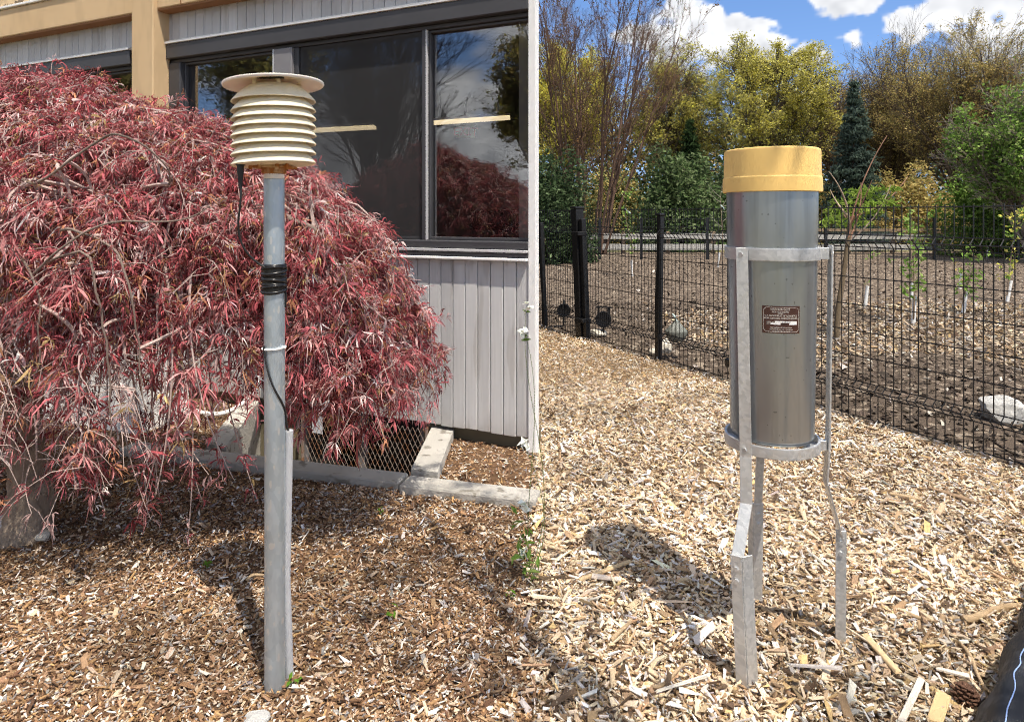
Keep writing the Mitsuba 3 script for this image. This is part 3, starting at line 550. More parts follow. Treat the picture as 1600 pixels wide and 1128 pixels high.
# ------------------------------------------------------------------ weeping maple
rng = np.random.default_rng(71)
mt = thing('japanese_maple', 'weeping maple with finely cut red leaves beside the pole', 'tree')
MC = A3(-1.72, 2.34, 0)
tb = G(35, 838); tb[2] = -.02
trunk_pts = [tb, tb + A3(.0, .02, .22), tb + A3(-.03, .03, .42), tb + A3(.03, .03, .58)]
m = tube(spline(trunk_pts, 70), np.interp(np.linspace(0, 1, 70), [0, .12, .4, 1], [.092, .068, .056, .044]), 48); v = np.array(m.vertices); v += (meshkit.fbm(v * A3(16, 16, 9), 4, 3)[:, None] - .5) * .05; v += (meshkit.fbm(v * A3(95, 95, 14), 3, 6)[:, None] - .5) * .022; m.vertices = v
add(mt + '__trunk', m, 'm_bark', color=np.clip(A3(.25, .20, .155)[None] * (.45 + 1.1 * meshkit.fbm(v * A3(90, 90, 16), 4, 8))[:, None], 0, 1), smooth=True)
top = trunk_pts[-1]
limbs = [[top, D(70, 560, 2.25), D(120, 490, 2.27), D(180, 450, 2.3), D(270, 446, 2.35), D(350, 400, 2.4), D(430, 360, 2.45)],
         [D(120, 490, 2.27), D(140, 400, 2.25), D(170, 320, 2.25), D(200, 260, 2.3), D(250, 240, 2.36), D(330, 262, 2.4)],
         [top, D(-30, 520, 2.3), D(-60, 400, 2.4), D(0, 300, 2.42), D(60, 230, 2.4), D(110, 210, 2.36)],
         [D(180, 450, 2.3), D(230, 380, 2.15), D(330, 330, 2.1), D(420, 330, 2.08), D(500, 370, 2.1)],
         [D(-60, 400, 2.4), D(-120, 330, 2.3), D(-200, 330, 2.2), D(-260, 400, 2.2)],
         [D(20, 275, 2.0), D(95, 262, 1.87), D(150, 222, 1.85), D(195, 207, 1.85), D(240, 240, 1.87), D(258, 290, 2.0)],
         [D(70, 560, 2.25), D(62, 480, 2.05), D(90, 402, 1.84), D(128, 398, 1.81), D(150, 470, 1.81), D(172, 600, 1.84), D(168, 700, 1.86)],
         [D(-20, 475, 2.0), D(40, 440, 1.85), D(100, 385, 1.81), D(165, 350, 1.81), D(260, 345, 1.83), D(330, 320, 1.85)],
         [D(95, 360, 1.85), D(150, 375, 1.81), D(190, 420, 1.80), D(215, 520, 1.82), D(232, 640, 1.85)],
         [D(-20, 390, 2.0), D(30, 400, 1.84), D(58, 470, 1.81), D(50, 600, 1.83), D(30, 690, 1.86)],
         [D(270, 446, 2.35), D(330, 440, 2.55), D(420, 430, 2.62), D(520, 470, 2.6), D(590, 530, 2.55)]]
lr = [(.045, .014), (.030, .010), (.042, .012), (.020, .007), (.026, .009), (.0050, .002), (.0055, .002), (.0048, .002), (.0040, .0015), (.0042, .0015), (.018, .006)]
lpts = []
for L_, (r0, r1) in zip(limbs, lr):
    sp = spline(L_, 30); sp += (meshkit.fbm(sp * 9, 2, 5)[:, None] - .5) * .03; lpts.append(sp)
    m = tube(sp, np.linspace(r0, r1, 30), 9); add(mt + '__limb', m, 'm_bark', color=bark(rng, m, (.20, .155, .13)), smooth=True)
# drooping branches over an oval dome
def dome_r(z):                                      # half width of the dome at height z, 1 at the skirt
    return np.interp(z, [.30, .44, .78, .95, 1.11, 1.29, 1.43, 1.50, 1.60], [1.50, 1.50, 1.36, 1.27, 1.16, .93, .58, .28, .05])
src = np.vstack(lpts)
twp0, twp1, twr0, twr1, leafp, leafd = [], [], [], [], [], []
def strand(p, az, rad, ztop, zend, k, leafy):
    """one weeping branch: from its limb up to the dome's surface and down along it"""
    n = 14; ca, sa = math.cos(az), math.sin(az); pts = [p]
    zs = np.linspace(ztop, zend, n)
    for j, z in enumerate(zs):
        r = dome_r(z) * rad * (1 + .03 * math.sin(j * 1.3 + k)); q = MC + A3(ca * r, sa * r * .40, z); q += rng.normal(size=3) * .014; pts.append(q)
    sp = pch(pts, 30); r = np.linspace(.0055, .0013, 30)
    twp0.append(sp[:-1]); twp1.append(sp[1:]); twr0.append(r[:-1]); twr1.append(r[1:])
    # side twigs
    for j in range(4, 30):
        if rng.random() < .85:
            tg = unit(sp[min(j + 1, 29)] - sp[j - 1]); sd = unit(np.cross(tg, A3(ca, sa, .3)) * rng.choice([-1, 1]) + .5 * tg + rng.normal(size=3) * .35 + A3(0, 0, -.15)); ln = rng.uniform(.05, .15)
            e1 = sp[j] + sd * ln * .5 + A3(0, 0, .004); e2 = e1 + (sd + A3(0, 0, -.55)) * ln * .5
            twp0.append(np.array([sp[j], e1])); twp1.append(np.array([e1, e2])); twr0.append(np.array([.0017, .0013])); twr1.append(np.array([.0013, .0008]))
            for u in (.3, .55, .8, 1.0):
                if rng.random() < leafy: leafp.append(sp[j] + (e2 - sp[j]) * u + rng.normal(size=3) * .006); leafd.append(unit(sd + A3(0, 0, -.3)))
        if rng.random() < leafy: leafp.append(sp[j]); leafd.append(unit(A3(ca, sa, -.2) + rng.normal(size=3) * .5))
for k in range(400):
    az = rng.uniform(0, 2 * np.pi)
    if math.sin(az) > .2 and rng.random() < .3: az = -az
    right = math.cos(az)
    ztop = rng.uniform(1.1, 1.58)
    low = float(np.interp(right, [-.1, .25, .55], [1.10, .92, .50]))
    zend = max(low + .05 * rng.random(), ztop - rng.uniform(.18, .6))
    if zend > ztop - .08: continue
    rad = rng.uniform(.80, 1.0) if rng.random() < .7 else rng.uniform(.5, .85)
    tgt = MC + A3(math.cos(az) * dome_r(ztop) * rad, math.sin(az) * dome_r(ztop) * rad * .4, ztop)
    i = np.argsort(np.linalg.norm(src - tgt, axis=1) + rng.random(len(src)) * .25)[0]
    strand(src[i], az, rad, ztop, zend, k, .95)
for k in range(85):                                 # the right skirt, thick with leaves
    az = rng.normal(0, .70); ztop = rng.uniform(.75, 1.2); rad = rng.uniform(.72, 1.0)
    i = np.argsort(np.linalg.norm(src - (MC + A3(math.cos(az) * dome_r(ztop) * rad, math.sin(az) * dome_r(ztop) * rad * .4, ztop)), axis=1) + rng.random(len(src)) * .2)[0]
    strand(src[i], az, rad, ztop, min(ztop - .1, float(np.interp(math.cos(az), [.35, .7], [.86, .43])) + .18 * rng.random() + .08 * max(0, -math.sin(az))), k, .97)
for k in range(150):                                 # thin, half bare branches at the left below
    az = rng.uniform(.35, 2 * np.pi - .35) ; ztop = rng.uniform(.75, 1.15); rad = rng.uniform(.45, 1.0)
    if math.cos(az) > .45: continue
    i = np.argsort(np.linalg.norm(src - (MC + A3(math.cos(az) * dome_r(ztop) * rad, math.sin(az) * dome_r(ztop) * rad * .4, ztop)), axis=1) + rng.random(len(src)) * .3)[0]
    strand(src[i], az, rad, ztop, rng.uniform(.16, .62), k, rng.choice([.12, .3, .5]))
for k in range(40):                                 # long bare streamers at the lower left
    px = rng.choice([rng.uniform(110, 225), rng.uniform(-20, 110), rng.uniform(225, 330)]); q = D(px, rng.uniform(330, 480), rng.uniform(1.95, 2.25)); e = rng.uniform(.12, .42)
    mid = q + A3(rng.normal() * .05, rng.normal() * .04, -(q[2] - e) * .5); end = A3(mid[0] + rng.normal() * .08, mid[1] - .03, e)
    sp = spline([q, mid, end], 22); r = np.linspace(.0045, .0012, 22); twp0.append(sp[:-1]); twp1.append(sp[1:]); twr0.append(r[:-1]); twr1.append(r[1:])
    for j in range(6, 22):
        if rng.random() < .30 + .4 * (j > 15): leafp.append(sp[j]); leafd.append(unit(rng.normal(size=3) + A3(0, -.3, -.3)))
tw = frusta(np.vstack(twp0), np.vstack(twp1), np.concatenate(twr0), np.concatenate(twr1), 4)
k_ = add(mt + '__twigs', tw, 'm_bark', color=bark(rng, tw, (.40, .31, .28))); lab(k_, kind='stuff')
leafp, leafd = np.array(leafp), np.array(leafd)
def maple_leaves(rng, P_, D_):
    """finely cut leaf: narrow drooping lobes of uneven length, each curling its own way"""
    n = len(P_); nl = 7; D_ = D_ + rng.normal(size=(n, 3)) * .45; D_ /= np.linalg.norm(D_, axis=1, keepdims=True)
    side = np.cross(D_, A3(0, 0, 1) + rng.normal(size=(n, 3)) * .45); side /= np.linalg.norm(side, axis=1, keepdims=True) + 1e-9; up = np.cross(side, D_)
    base = np.linspace(-1.3, 1.3, nl); ang = base[None] + rng.normal(size=(n, nl)) * .26
    sz = rng.lognormal(-.10, .30, (n, 1)); ln = (.021 + .021 * np.cos(base))[None] * sz * rng.uniform(.55, 1.15, (n, nl))
    dl = np.cos(ang)[..., None] * D_[:, None] + np.sin(ang)[..., None] * side[:, None] + up[:, None] * rng.normal(size=(n, nl, 1)) * .28
    wl = np.cos(ang)[..., None] * side[:, None] - np.sin(ang)[..., None] * D_[:, None] + up[:, None] * rng.normal(size=(n, nl, 1)) * .8
    wd = .00165 * rng.uniform(.6, 1.35, (n, nl, 1)) * sz[..., None] ** .5; L_ = ln[..., None]
    dz = A3(0, 0, -1)[None, None] * rng.uniform(.3, 1.35, (n, nl, 1)) + wl * rng.normal(size=(n, nl, 1)) * .45
    b0 = P_[:, None] + dl * .004
    b1 = b0 + dl * L_ * .42 + dz * L_ * .05; b2 = b0 + dl * L_ * .76 + dz * L_ * .28; b3 = b0 + dl * L_ * .88 + dz * L_ * .66
    v = np.stack([b0, b1 - wl * wd, b1 + wl * wd, b2 - wl * wd * .85, b2 + wl * wd * .85, b3], 2).reshape(-1, 3)
    f = (np.array([[0, 1, 2], [1, 3, 2], [2, 3, 4], [3, 5, 4]])[None] + (np.arange(n * nl) * 6)[:, None, None]).reshape(-1, 3)
    pal = np.array([(.44, .125, .14), (.31, .07, .08), (.52, .235, .23), (.42, .20, .115), (.17, .05, .05), (.68, .47, .45), (.38, .27, .13)])
    c = pal[rng.choice(7, n, p=[.25, .18, .22, .08, .09, .15, .03])] * np.exp(rng.normal(size=(n, 1)) * .25)
    c = np.repeat(c, nl, 0) * np.exp(rng.normal(size=(n * nl, 1)) * .28)
    return TM(v, f), np.clip(np.repeat(c, 6, 0), 0, .8)
leafp = np.vstack([leafp, leafp[::2] + rng.normal(size=leafp[::2].shape) * .016]); leafd = np.vstack([leafd, leafd[::2]])
m, c = maple_leaves(rng, leafp, leafd)
k_ = add(mt + '__foliage', m, 'm_maple', color=c); lab(k_, 'finely cut drooping red leaves', kind='stuff')

# ------------------------------------------------------------------ things by the wall
m = prism([D(62, 600, 3.45) * A3(1, 1, 0), D(214, 600, 3.2) * A3(1, 1, 0), D(214, 600, 3.2) * A3(1, 1, 0) - N * .3, D(62, 600, 3.45) * A3(1, 1, 0) - N * .3], .0, .60)
t = thing('air_conditioner', 'white outdoor air conditioner behind the maple branches', 'appliance')
add(t + '__cabinet', m, 'm_white')
q0, q1 = D(62, 600, 3.45) * A3(1, 1, 0), D(214, 600, 3.2) * A3(1, 1, 0); e = unit(q1 - q0); en = A3(e[1], -e[0], 0)
for k in range(9):
    c0 = q0 + e * .05 + en * .006 + ZZ * (.20 + .022 * k); add(t + '__grille_slat', bar(c0, c0 + e * .18, ZZ, .015, .01), 'm_applgrille')
add(t + '__label', bar(q0 + e * .40 + en * .003 + ZZ * .46, q0 + e * .47 + en * .003 + ZZ * .46, ZZ, .035, .004), 'm_mullion')
add(t + '__warning_mark', bar(q0 + e * .30 + en * .003 + ZZ * .46, q0 + e * .318 + en * .003 + ZZ * .46, ZZ, .018, .004), 'm_red')
for k in (.05, .45): add(t + '__foot', bar(q0 + e * k - en * .25, q0 + e * k - en * .02, e, .05, .06), 'm_dark'); scene[[x for x in scene if x.startswith(t + '__foot')][-1]]['to_world'] = T().translate([0, 0, .03])
lab(add('white_hose', tube(spline([D(268, 620, 3.3), G(290, 634, .05), G(318, 645, .03), G(350, 645, .03), G(378, 630, .06), D(402, 600, 3.2)], 40), .012, 10), 'm_white', smooth=True), 'white hose looping on the mulch by the column foot', 'hose')
# expanded metal screen in the window well
ws0, ws1 = S(655, .08), S(462, .08); lines = []
ps, pz = .030, .052; zt_, zb_ = .052, -.40
p0s, p1s = [], []
ncol = int((ws1 - ws0) / ps); nrow = int((zt_ - zb_) / pz * 2)
for i in range(ncol):
    for j in range(nrow):
        z = zb_ + j * pz / 2; s_ = ws0 + (i + .5 * (j % 2)) * ps
        for sg in (-1, 1): p0s.append(W(s_, z, .02)); p1s.append(W(s_ + sg * ps / 2, z + pz / 2, .02))
wm = thing('well_screen', 'rusty diamond mesh screen in the window well', 'screen')
k_ = add(wm + '__diamond_mesh', frusta(p0s, p1s, np.full(len(p0s), .0016), np.full(len(p0s), .0016), 4), 'm_meshrust'); lab(k_, kind='stuff')
add(wm + '__frame', cat([fbox(ws0 - .012, ws0, zb_, zt_, .012, .028, .002), fbox(ws1, ws1 + .012, zb_, zt_, .012, .028, .002)]), 'm_meshrust')

# ------------------------------------------------------------------ sensor pole
pd = CH / ((1083 - HZ) / FPX) + .022; PB = A3((429.5 - 800) / FPX * pd, pd, 0); PR = .0232
st = thing('weather_sensor', 'cream louvred temperature shield on a galvanized steel pole', 'weather instrument')
def PZ(py): return CH - (py - HZ) / FPX * pd
LEAN = unit(A3(-.004, 0, 1.2))
pole = tube([PB + A3(0, 0, -.25), PB + A3(-.0, 0, .4), PB + A3(-.002, 0, PZ(280))], PR, 40)
v = np.array(pole.vertices); add(st + '__pole', pole, 'm_galv', smooth=40)
PT = PB + A3(-.002, 0, 0)
def pl(prof, n=72, tilt=0.0):
    m = lathe([(r, z) for r, z in prof], n, PT)
    if tilt: v = np.array(m.vertices); v[:, 2] += tilt * (v[:, 0] - PT[0]); m.vertices = v      # the louvres sit a little out of true
    return m
add(st + '__collar', pl([(.0, PZ(272)), (.0225, PZ(272)), (.0232, PZ(273)), (.0232, PZ(279.5)), (.0, PZ(279.5))], 40), 'm_shieldtop', smooth=40)
add(st + '__bracket', pl([(.0, PZ(263)), (.028, PZ(263)), (.028, PZ(270.5)), (.024, PZ(271.5)), (.0, PZ(271.5))], 40), 'm_rust', smooth=40)
for x in (-.042, -.018, .022, .042):
    add(st + '__bracket_bolt', tube([PT + A3(x, -.05 + abs(x) * .4, PZ(257)), PT + A3(x, -.05 + abs(x) * .4, PZ(266))], .0042, 6), 'm_rust')
add(st + '__base_flange', cat([frame(cbox(.085, .07, .006, .002), PT + A3(0, 0, PZ(261.2)), A3(1, 0, 0), A3(0, 1, 0), ZZ)]), 'm_rust')
rims = [159, 174, 187, 200, 213.5, 227, 241.5, 256]
for i, ry in enumerate(rims):
    z = PZ(ry); h = .036 if i == 0 else .030; R = .0948 - .0004 * abs(i - 4); rt = .054 if i == 0 else .063
    u = np.linspace(0, 1, 7); rr = rt + (R - rt) * u ** .86; zz = z + h * (1 - u ** 1.18)
    prof = list(zip(rr, zz)) + [(R + .0002, z - .0012), (R - .002, z - .0016)] + list(zip((rr - .0026)[::-1], (zz - .0018)[::-1]))
    if i == 0: prof = [(0, z + h + .002), (.045, z + h + .001)] + prof
    if i == len(rims) - 1: prof = prof[:9] + [(R - .004, z - .004), (.0, z - .005)]
    add(st + '__shield_plate', pl(prof, 80, .052), 'm_shield', smooth=50)
add(st + '__inner_core', pl([(0, PZ(165)), (.050, PZ(165)), (.050, PZ(255)), (0, PZ(255))], 32), 'm_shield', smooth=40)
zt = PZ(131); RT = .1115
u = np.linspace(0, 1, 9); top_ = [(RT * q, zt + .013 * (1 - q ** 2.2)) for q in u]
add(st + '__top_plate', pl(top_ + [(RT + .001, zt - .003), (RT - .001, zt - .0062), (RT - .004, zt - .0062)] + [(RT * q * .96, zt - .0045 + .010 * (1 - q ** 2.2)) for q in u[::-1]], 96, .062), 'm_shieldtop', smooth=50)
add(st + '__top_knob', pl([(0, zt + .018), (.006, zt + .017), (.008, zt + .012)], 16), 'm_shieldtop', smooth=60)
for a in (-2.02, -1.05, .6, 2.4):
    c0 = PT + A3(.058 * math.cos(a), .058 * math.sin(a), 0); add(st + '__standoff', tube([c0 + ZZ * PZ(157), c0 + ZZ * (zt + .008)], .0048, 12), 'm_shield', smooth=40)
add(st + '__shadow_gasket', frame(cbox(.06, .012, .006, .002), PT + A3(.012, -.056, zt + .0035), A3(1, 0, 0), A3(0, 1, 0), ZZ), 'm_dark')
con = PT + A3(-.052, -.062, 0)
add(st + '__cable_gland', lathe([(0, PZ(259)), (.010, PZ(259)), (.010, PZ(262)), (.0072, PZ(262)), (.0072, PZ(274)), (.0056, PZ(276)), (.0040, PZ(296)), (0, PZ(296))], 20, con), 'm_rubber', smooth=40)
add(st + '__cable', tube(spline([con + ZZ * PZ(290), D(374, 330, pd - .06), D(373, 362, pd - .05), D(384, 392, pd - .04), D(402, 410, pd - .028), D(416, 419, pd - .0245)], 40), .0024, 8), 'm_rubber', smooth=True)
wrap = []
for k in range(9):
    z = PZ(414.5 + k * 4.8); tl = .06 * math.sin(k * 2.1); a = np.linspace(0, 2 * np.pi, 49)
    wrap.append(tube(np.c_[PT[0] + (PR + .0016 + .0008 * (k % 3)) * np.cos(a), PT[1] + (PR + .0016 + .0008 * (k % 3)) * np.sin(a), z + tl * .09 * np.cos(a + k)], .0042, 6))
add(st + '__tape_wrap', cat(wrap), 'm_tape', smooth=True)
add(st + '__tape_core', pl([(PR + .003, PZ(455)), (PR + .0035, PZ(413))], 40), 'm_tape', smooth=True)
a = np.linspace(0, 2 * np.pi, 49); add(st + '__cable_tie', tube(np.c_[PT[0] + (PR + .0022) * np.cos(a), PT[1] + (PR + .0022) * np.sin(a), PZ(543) + .001 * np.cos(a)], .0024, 8), 'm_white', smooth=True)
add(st + '__cable_tie_head', frame(cbox(.009, .006, .006, .001), PT + A3(PR + .004, -.010, PZ(540.5)), A3(1, 0, 0), A3(0, 1, 0), ZZ), 'm_white')
def onpole(px, py, r=PR + .0028):                   # a point of the pole's front surface
    x = (px - 800) / FPX * (pd - .018) - PT[0]; x = np.clip(x, -r, r); return A3(PT[0] + x, PT[1] - math.sqrt(max(r * r - x * x, 0)), PZ(py) if abs(x) > r * .9 else CH - (py - HZ) / FPX * (pd - .02))
cb = [D(446, 470, pd), D(447, 480, pd)]
add(st + '__cable', tube(spline([PT + A3(.0255, .002, PZ(452)), PT + A3(.027, .002, PZ(466)), PT + A3(.0245, .006, PZ(480))], 14), .0024, 8), 'm_rubber', smooth=True)
add(st + '__cable', tube(spline([onpole(413, 540), onpole(415, 556), onpole(421, 580), onpole(430, 606), onpole(438, 626), onpole(443, 642), D(447, 655, pd + .005), D(451, 673, pd + .012)], 44), .0024, 8), 'm_rubber', smooth=True)
lab(add('conduit_pipe', tube([D(452, 672, pd + .014), D(447.5, 900, pd + .02), G(443, 1080) + A3(0, .05, -.1)], .0092, 18), 'm_pvc', smooth=40), 'grey plastic conduit standing behind the steel pole', 'pipe')
# ------------------------------------------------------------------ rain gauge
GC = A3(.667, 1.645, 0)
rg = thing('rain_gauge', 'steel cylinder rain gauge with yellow cap on three legs', 'rain gauge')
def gz(py, d=1.645): return CH - (py - HZ) / FPX * d
Rb, Rt = .1005, .1105; zb, zt = gz(703, 1.535), gz(296)
def RR(z): return Rb + (Rt - Rb) * (z - zb) / (zt - zb)
add(rg + '__cylinder', lathe([(0, zb - .002), (Rb - .012, zb - .001), (Rb - .003, zb + .002), (Rb, zb + .009)] + [(RR(z), z) for z in np.linspace(zb + .012, zt + .02, 12)], 128, GC), 'm_steelcan', smooth=50)
c0, c1, c2 = gz(301), gz(279), gz(235)
add(rg + '__cap', lathe([(Rt + .0015, c0 + .001), (.1178, c0), (.1195, c0 + .0015), (.1191, c1 - .001), (.1181, c1 + .0012), (.1166, c1 + .003), (.1157, c2 - .007), (.1143, c2 - .002), (.1112, c2), (.1075, c2 - .001), (.106, c2 - .02), (.03, c2 - .09), (0, c2 - .09)], 128, GC), 'm_yellow', smooth=40)
def ring(key, R, z0, z1, th=.0055):
    add(key, lathe([(R, z0), (R + th, z0), (R + th + .0006, z0 + .002), (R + th + .0006, z1 - .002), (R + th, z1), (R, z1), (R, z0)], 96, GC), 'm_zinc', smooth=40)
rz0, rz1 = gz(409, 1.525), gz(389, 1.525)
ring(rg + '__upper_ring', RR(rz0) + .0012, rz0, rz1)
lz0, lz1 = gz(721, 1.525), gz(704, 1.525)
ring(rg + '__lower_ring', Rb + .0085, lz0, lz1)
add(rg + '__ring_shelf', lathe([(Rb - .025, lz0 + .002), (Rb + .0088, lz0 + .002), (Rb + .0088, lz0 + .006), (Rb - .025, lz0 + .006), (Rb - .025, lz0 + .002)], 64, GC), 'm_zinc')
def leg(pts, foot, lw, tang, iron):
    """strap down from the rings with two bends, bolted to a length of angle iron"""
    k_ = num(rg + '__leg'); pts = [np.asarray(p, float) for p in pts]; rad = unit((pts[0] - GC) * A3(1, 1, 0)); tg = tang if tang is not None else A3(-rad[1], rad[0], 0)
    segs = [bar(p, q + unit(q - p) * .0015, tg, lw, .0048, .0009) for p, q in zip(pts[:-1], pts[1:])]
    scene[k_] = mikit.ply(cat(segs), 'm_zinc')
    a, f = pts[-1] + ZZ * .028, np.asarray(foot, float); f2 = f - ZZ * .12; ax = unit(f2 - a)
    (wA, lA), (wB, lB) = iron; wA, wB = (unit(np.asarray(q, float) - ax * np.dot(q, ax)) for q in (wA, wB))
    cen = wA * lA / 2 if abs(wA @ tg) > .6 else wB * lB / 2; off = np.cross(ax, tg); off = unit(off) * .0055 * (1 if off[1] < 0 else -1)
    o = off - cen; th = .0045
    A = bar(a + o + wA * lA / 2, f2 + o + wA * lA / 2, wA, lA, th, .0008); B_ = bar(a + o + wB * (lB / 2 + .0004), f2 + o + wB * (lB / 2 + .0004), wB, lB - .001, th, .0008)
    add(k_ + '__angle_iron', cat([A, B_]), 'm_zinc')
    nA = np.cross(ax, wA); nA = nA * (1 if nA[1] < 0 else -1)
    for q in (.030, .058):
        c = a + o + ax * q + wA * lA * .5 + nA * .0022; add(k_ + '__bolt', tube([c, c + nA * .005], .0058, 6), 'm_zinc')
    for z in ((rz0 + rz1) / 2, (lz0 + lz1) / 2):
        i = min(range(len(pts) - 1), key=lambda j: abs((pts[j][2] + pts[j + 1][2]) / 2 - z)); p, q = pts[i], pts[i + 1]
        for j in range(len(pts) - 1):
            if min(pts[j][2], pts[j + 1][2]) <= z <= max(pts[j][2], pts[j + 1][2]): p, q = pts[j], pts[j + 1]
        u_ = (z - p[2]) / (q[2] - p[2]); c = p + (q - p) * u_ + rad * .0024; add(k_ + '__bolt', tube([c, c + rad * .0045], .0062, 6), 'm_zinc')
r1 = A3(-.90, -.44, 0); tg1 = unit(A3(.80, -.60, 0))
leg([D(1159, 387, 1.572), D(1165, 712, 1.568), D(1166, 786, 1.560), D(1150, 884, 1.512)], G(1163, 1071), .028, A3(.93, -.36, 0), ((A3(-.72, .55, 0), .026), (A3(.95, .30, 0), .029)))
leg([D(1298, 384, 1.600), D(1293.5, 700, 1.598), D(1290, 752, 1.60), D(1315, 842, 1.650)], G(1314, 1000), .026, A3(.10, 1, 0), ((A3(-1, .25, 0), .024), (A3(.1, 1, 0), .026)))
leg([D(1193, 390, 1.768), D(1188, 705, 1.772), D(1184, 800, 1.80)], G(1181, 938), .023, A3(1, .1, 0), ((A3(1, .15, 0), .028), (A3(-.15, 1, 0), .026)))
for (px, py, d), (z0, z1), R_ in (((1296, 395, 1.600), (rz0, rz1), RR(rz0)), ((1292, 700, 1.598), (lz0, lz1), Rb + .0085), ((1160, 395, 1.572), (rz0, rz1), RR(rz0)), ((1165, 712, 1.568), (lz0, lz1), Rb + .0085), ((1192, 395, 1.768), (rz0, rz1), RR(rz0)), ((1188, 705, 1.772), (lz0, lz1), Rb + .0085)):
    q = D(px, py, d); q[2] = (z0 + z1) / 2; u_ = unit((q - GC) * A3(1, 1, 0)); p = GC + u_ * (R_ + .003) + ZZ * q[2]
    add(rg + '__lug', bar(p, q - u_ * .001, ZZ, (z1 - z0) * .96, .016, .001), 'm_zinc')
# name plate, bent round the can
a_ = np.linspace(-np.pi * .75, -np.pi * .4, 4000); thc = float(a_[np.argmin(np.abs((GC[0] + .1065 * np.cos(a_)) / (GC[1] + .1065 * np.sin(a_)) - .4215))])
zc = gz(500, 1.537); pw, phh = .0880, .0655
def bend(m, off):
    v = np.array(m.vertices); out = np.empty_like(v); z = zc + v[:, 1]; r = RR(z) + off + v[:, 2]; th = thc + v[:, 0] / RR(zc)
    out[:, 0], out[:, 1], out[:, 2] = GC[0] + r * np.cos(th), GC[1] + r * np.sin(th), z; return TM(out, m.faces)
def sheet(x0, x1, y0, y1, nx=24):
    xs = np.linspace(x0, x1, nx + 1); v = np.vstack([np.c_[xs, xs * 0 + y0, xs * 0], np.c_[xs, xs * 0 + y1, xs * 0]]); i = np.arange(nx)
    return TM(v, np.vstack([np.stack([i, i + 1, i + nx + 2], 1), np.stack([i, i + nx + 2, i + nx + 1], 1)]))
npk = num(rg + '__name_plate'); scene[npk] = mikit.ply(bend(sheet(-pw / 2, pw / 2, -phh / 2, phh / 2), .0007), 'm_plate'); lab(npk, 'dark brown plate with pale lettering')
bx, by, cc_ = pw / 2 - .0035, phh / 2 - .0035, .005
loop = np.array([(-bx + cc_, by), (bx - cc_, by), (bx, by - cc_), (bx, -by + cc_), (bx - cc_, -by), (-bx + cc_, -by), (-bx, -by + cc_), (-bx, by - cc_), (-bx + cc_, by)])
brd = []
for p, q in zip(loop[:-1], loop[1:]):
    nseg = max(1, int(np.linalg.norm(q - p) / .006)); u = np.linspace(0, 1, nseg + 1)[:, None]; pp = p + (q - p) * u
    tdir = unit(q - p); nn = np.array([-tdir[1], tdir[0]]) * .0003
    v = np.vstack([np.c_[pp - nn, np.zeros(nseg + 1)], np.c_[pp + nn, np.zeros(nseg + 1)]]); i = np.arange(nseg)
    brd.append(TM(v, np.vstack([np.stack([i, i + 1, i + nseg + 2], 1), np.stack([i, i + nseg + 2, i + nseg + 1], 1)])))
add(npk + '__border', bend(cat(brd), .0011), 'm_letter')
def line(txt, y, h, x=0.0, anchor='c', wmax=None):
    m = meshkit.text_mesh(txt, h, .0003); w0 = m.bounds[1][0] - m.bounds[0][0]; v = np.array(m.vertices)
    if wmax: v[:, 0] *= wmax / w0; w0 = wmax
    v[:, 0] += (x - w0 / 2 if anchor == 'c' else x) - v[:, 0].min(); v[:, 1] += y; return TM(v, m.faces)
tx = [line('8 INCH RAIN GAUGE', .0228, .0036, -.003, wmax=.0435), line('NON-RECORDING', .0172, .0033, -.003, wmax=.0375), line('ADOPTED BY', .0137, .0020, -.003, wmax=.013),
      line('U.S. DEPARTMENT OF COMMERCE', .0078, .0037, -.001, wmax=.0735), line('NOAA-NATIONAL WEATHER SERVICE', .0014, .0037, -.001, wmax=.0775),
      line('SERIAL NO.', -.0068, .0022, -.0335, 'l', .0165), line('DATE', -.0112, .0022, -.0335, 'l', .0075),
      line('HIGH SIERRA ELECTRONICS, INC.', -.0202, .0025, -.001, wmax=.050), line('155 SPRING HILL DR., SUITE 106', -.0250, .0025, -.001, wmax=.052), line('GRASS VALLEY, CA 95945', -.0298, .0025, -.001, wmax=.041)]
add(npk + '__lettering', bend(cat(tx), .0010), 'm_letter')
add(npk + '__blank_field', bend(cat([sheet(-.0155, .036, -.0072, -.0032), sheet(-.0250, -.003, -.0117, -.0078), sheet(.0175, .036, -.0117, -.0076)]), .0011), 'm_white')
add(npk + '__stamped_number', bend(cat([line('2', -.0066, .0026, .001), line('15 10 01', -.0066, .0026, .013, wmax=.014), line('MODEL 31', -.0110, .0022, .0065, wmax=.013)]), .0014), 'm_ink')

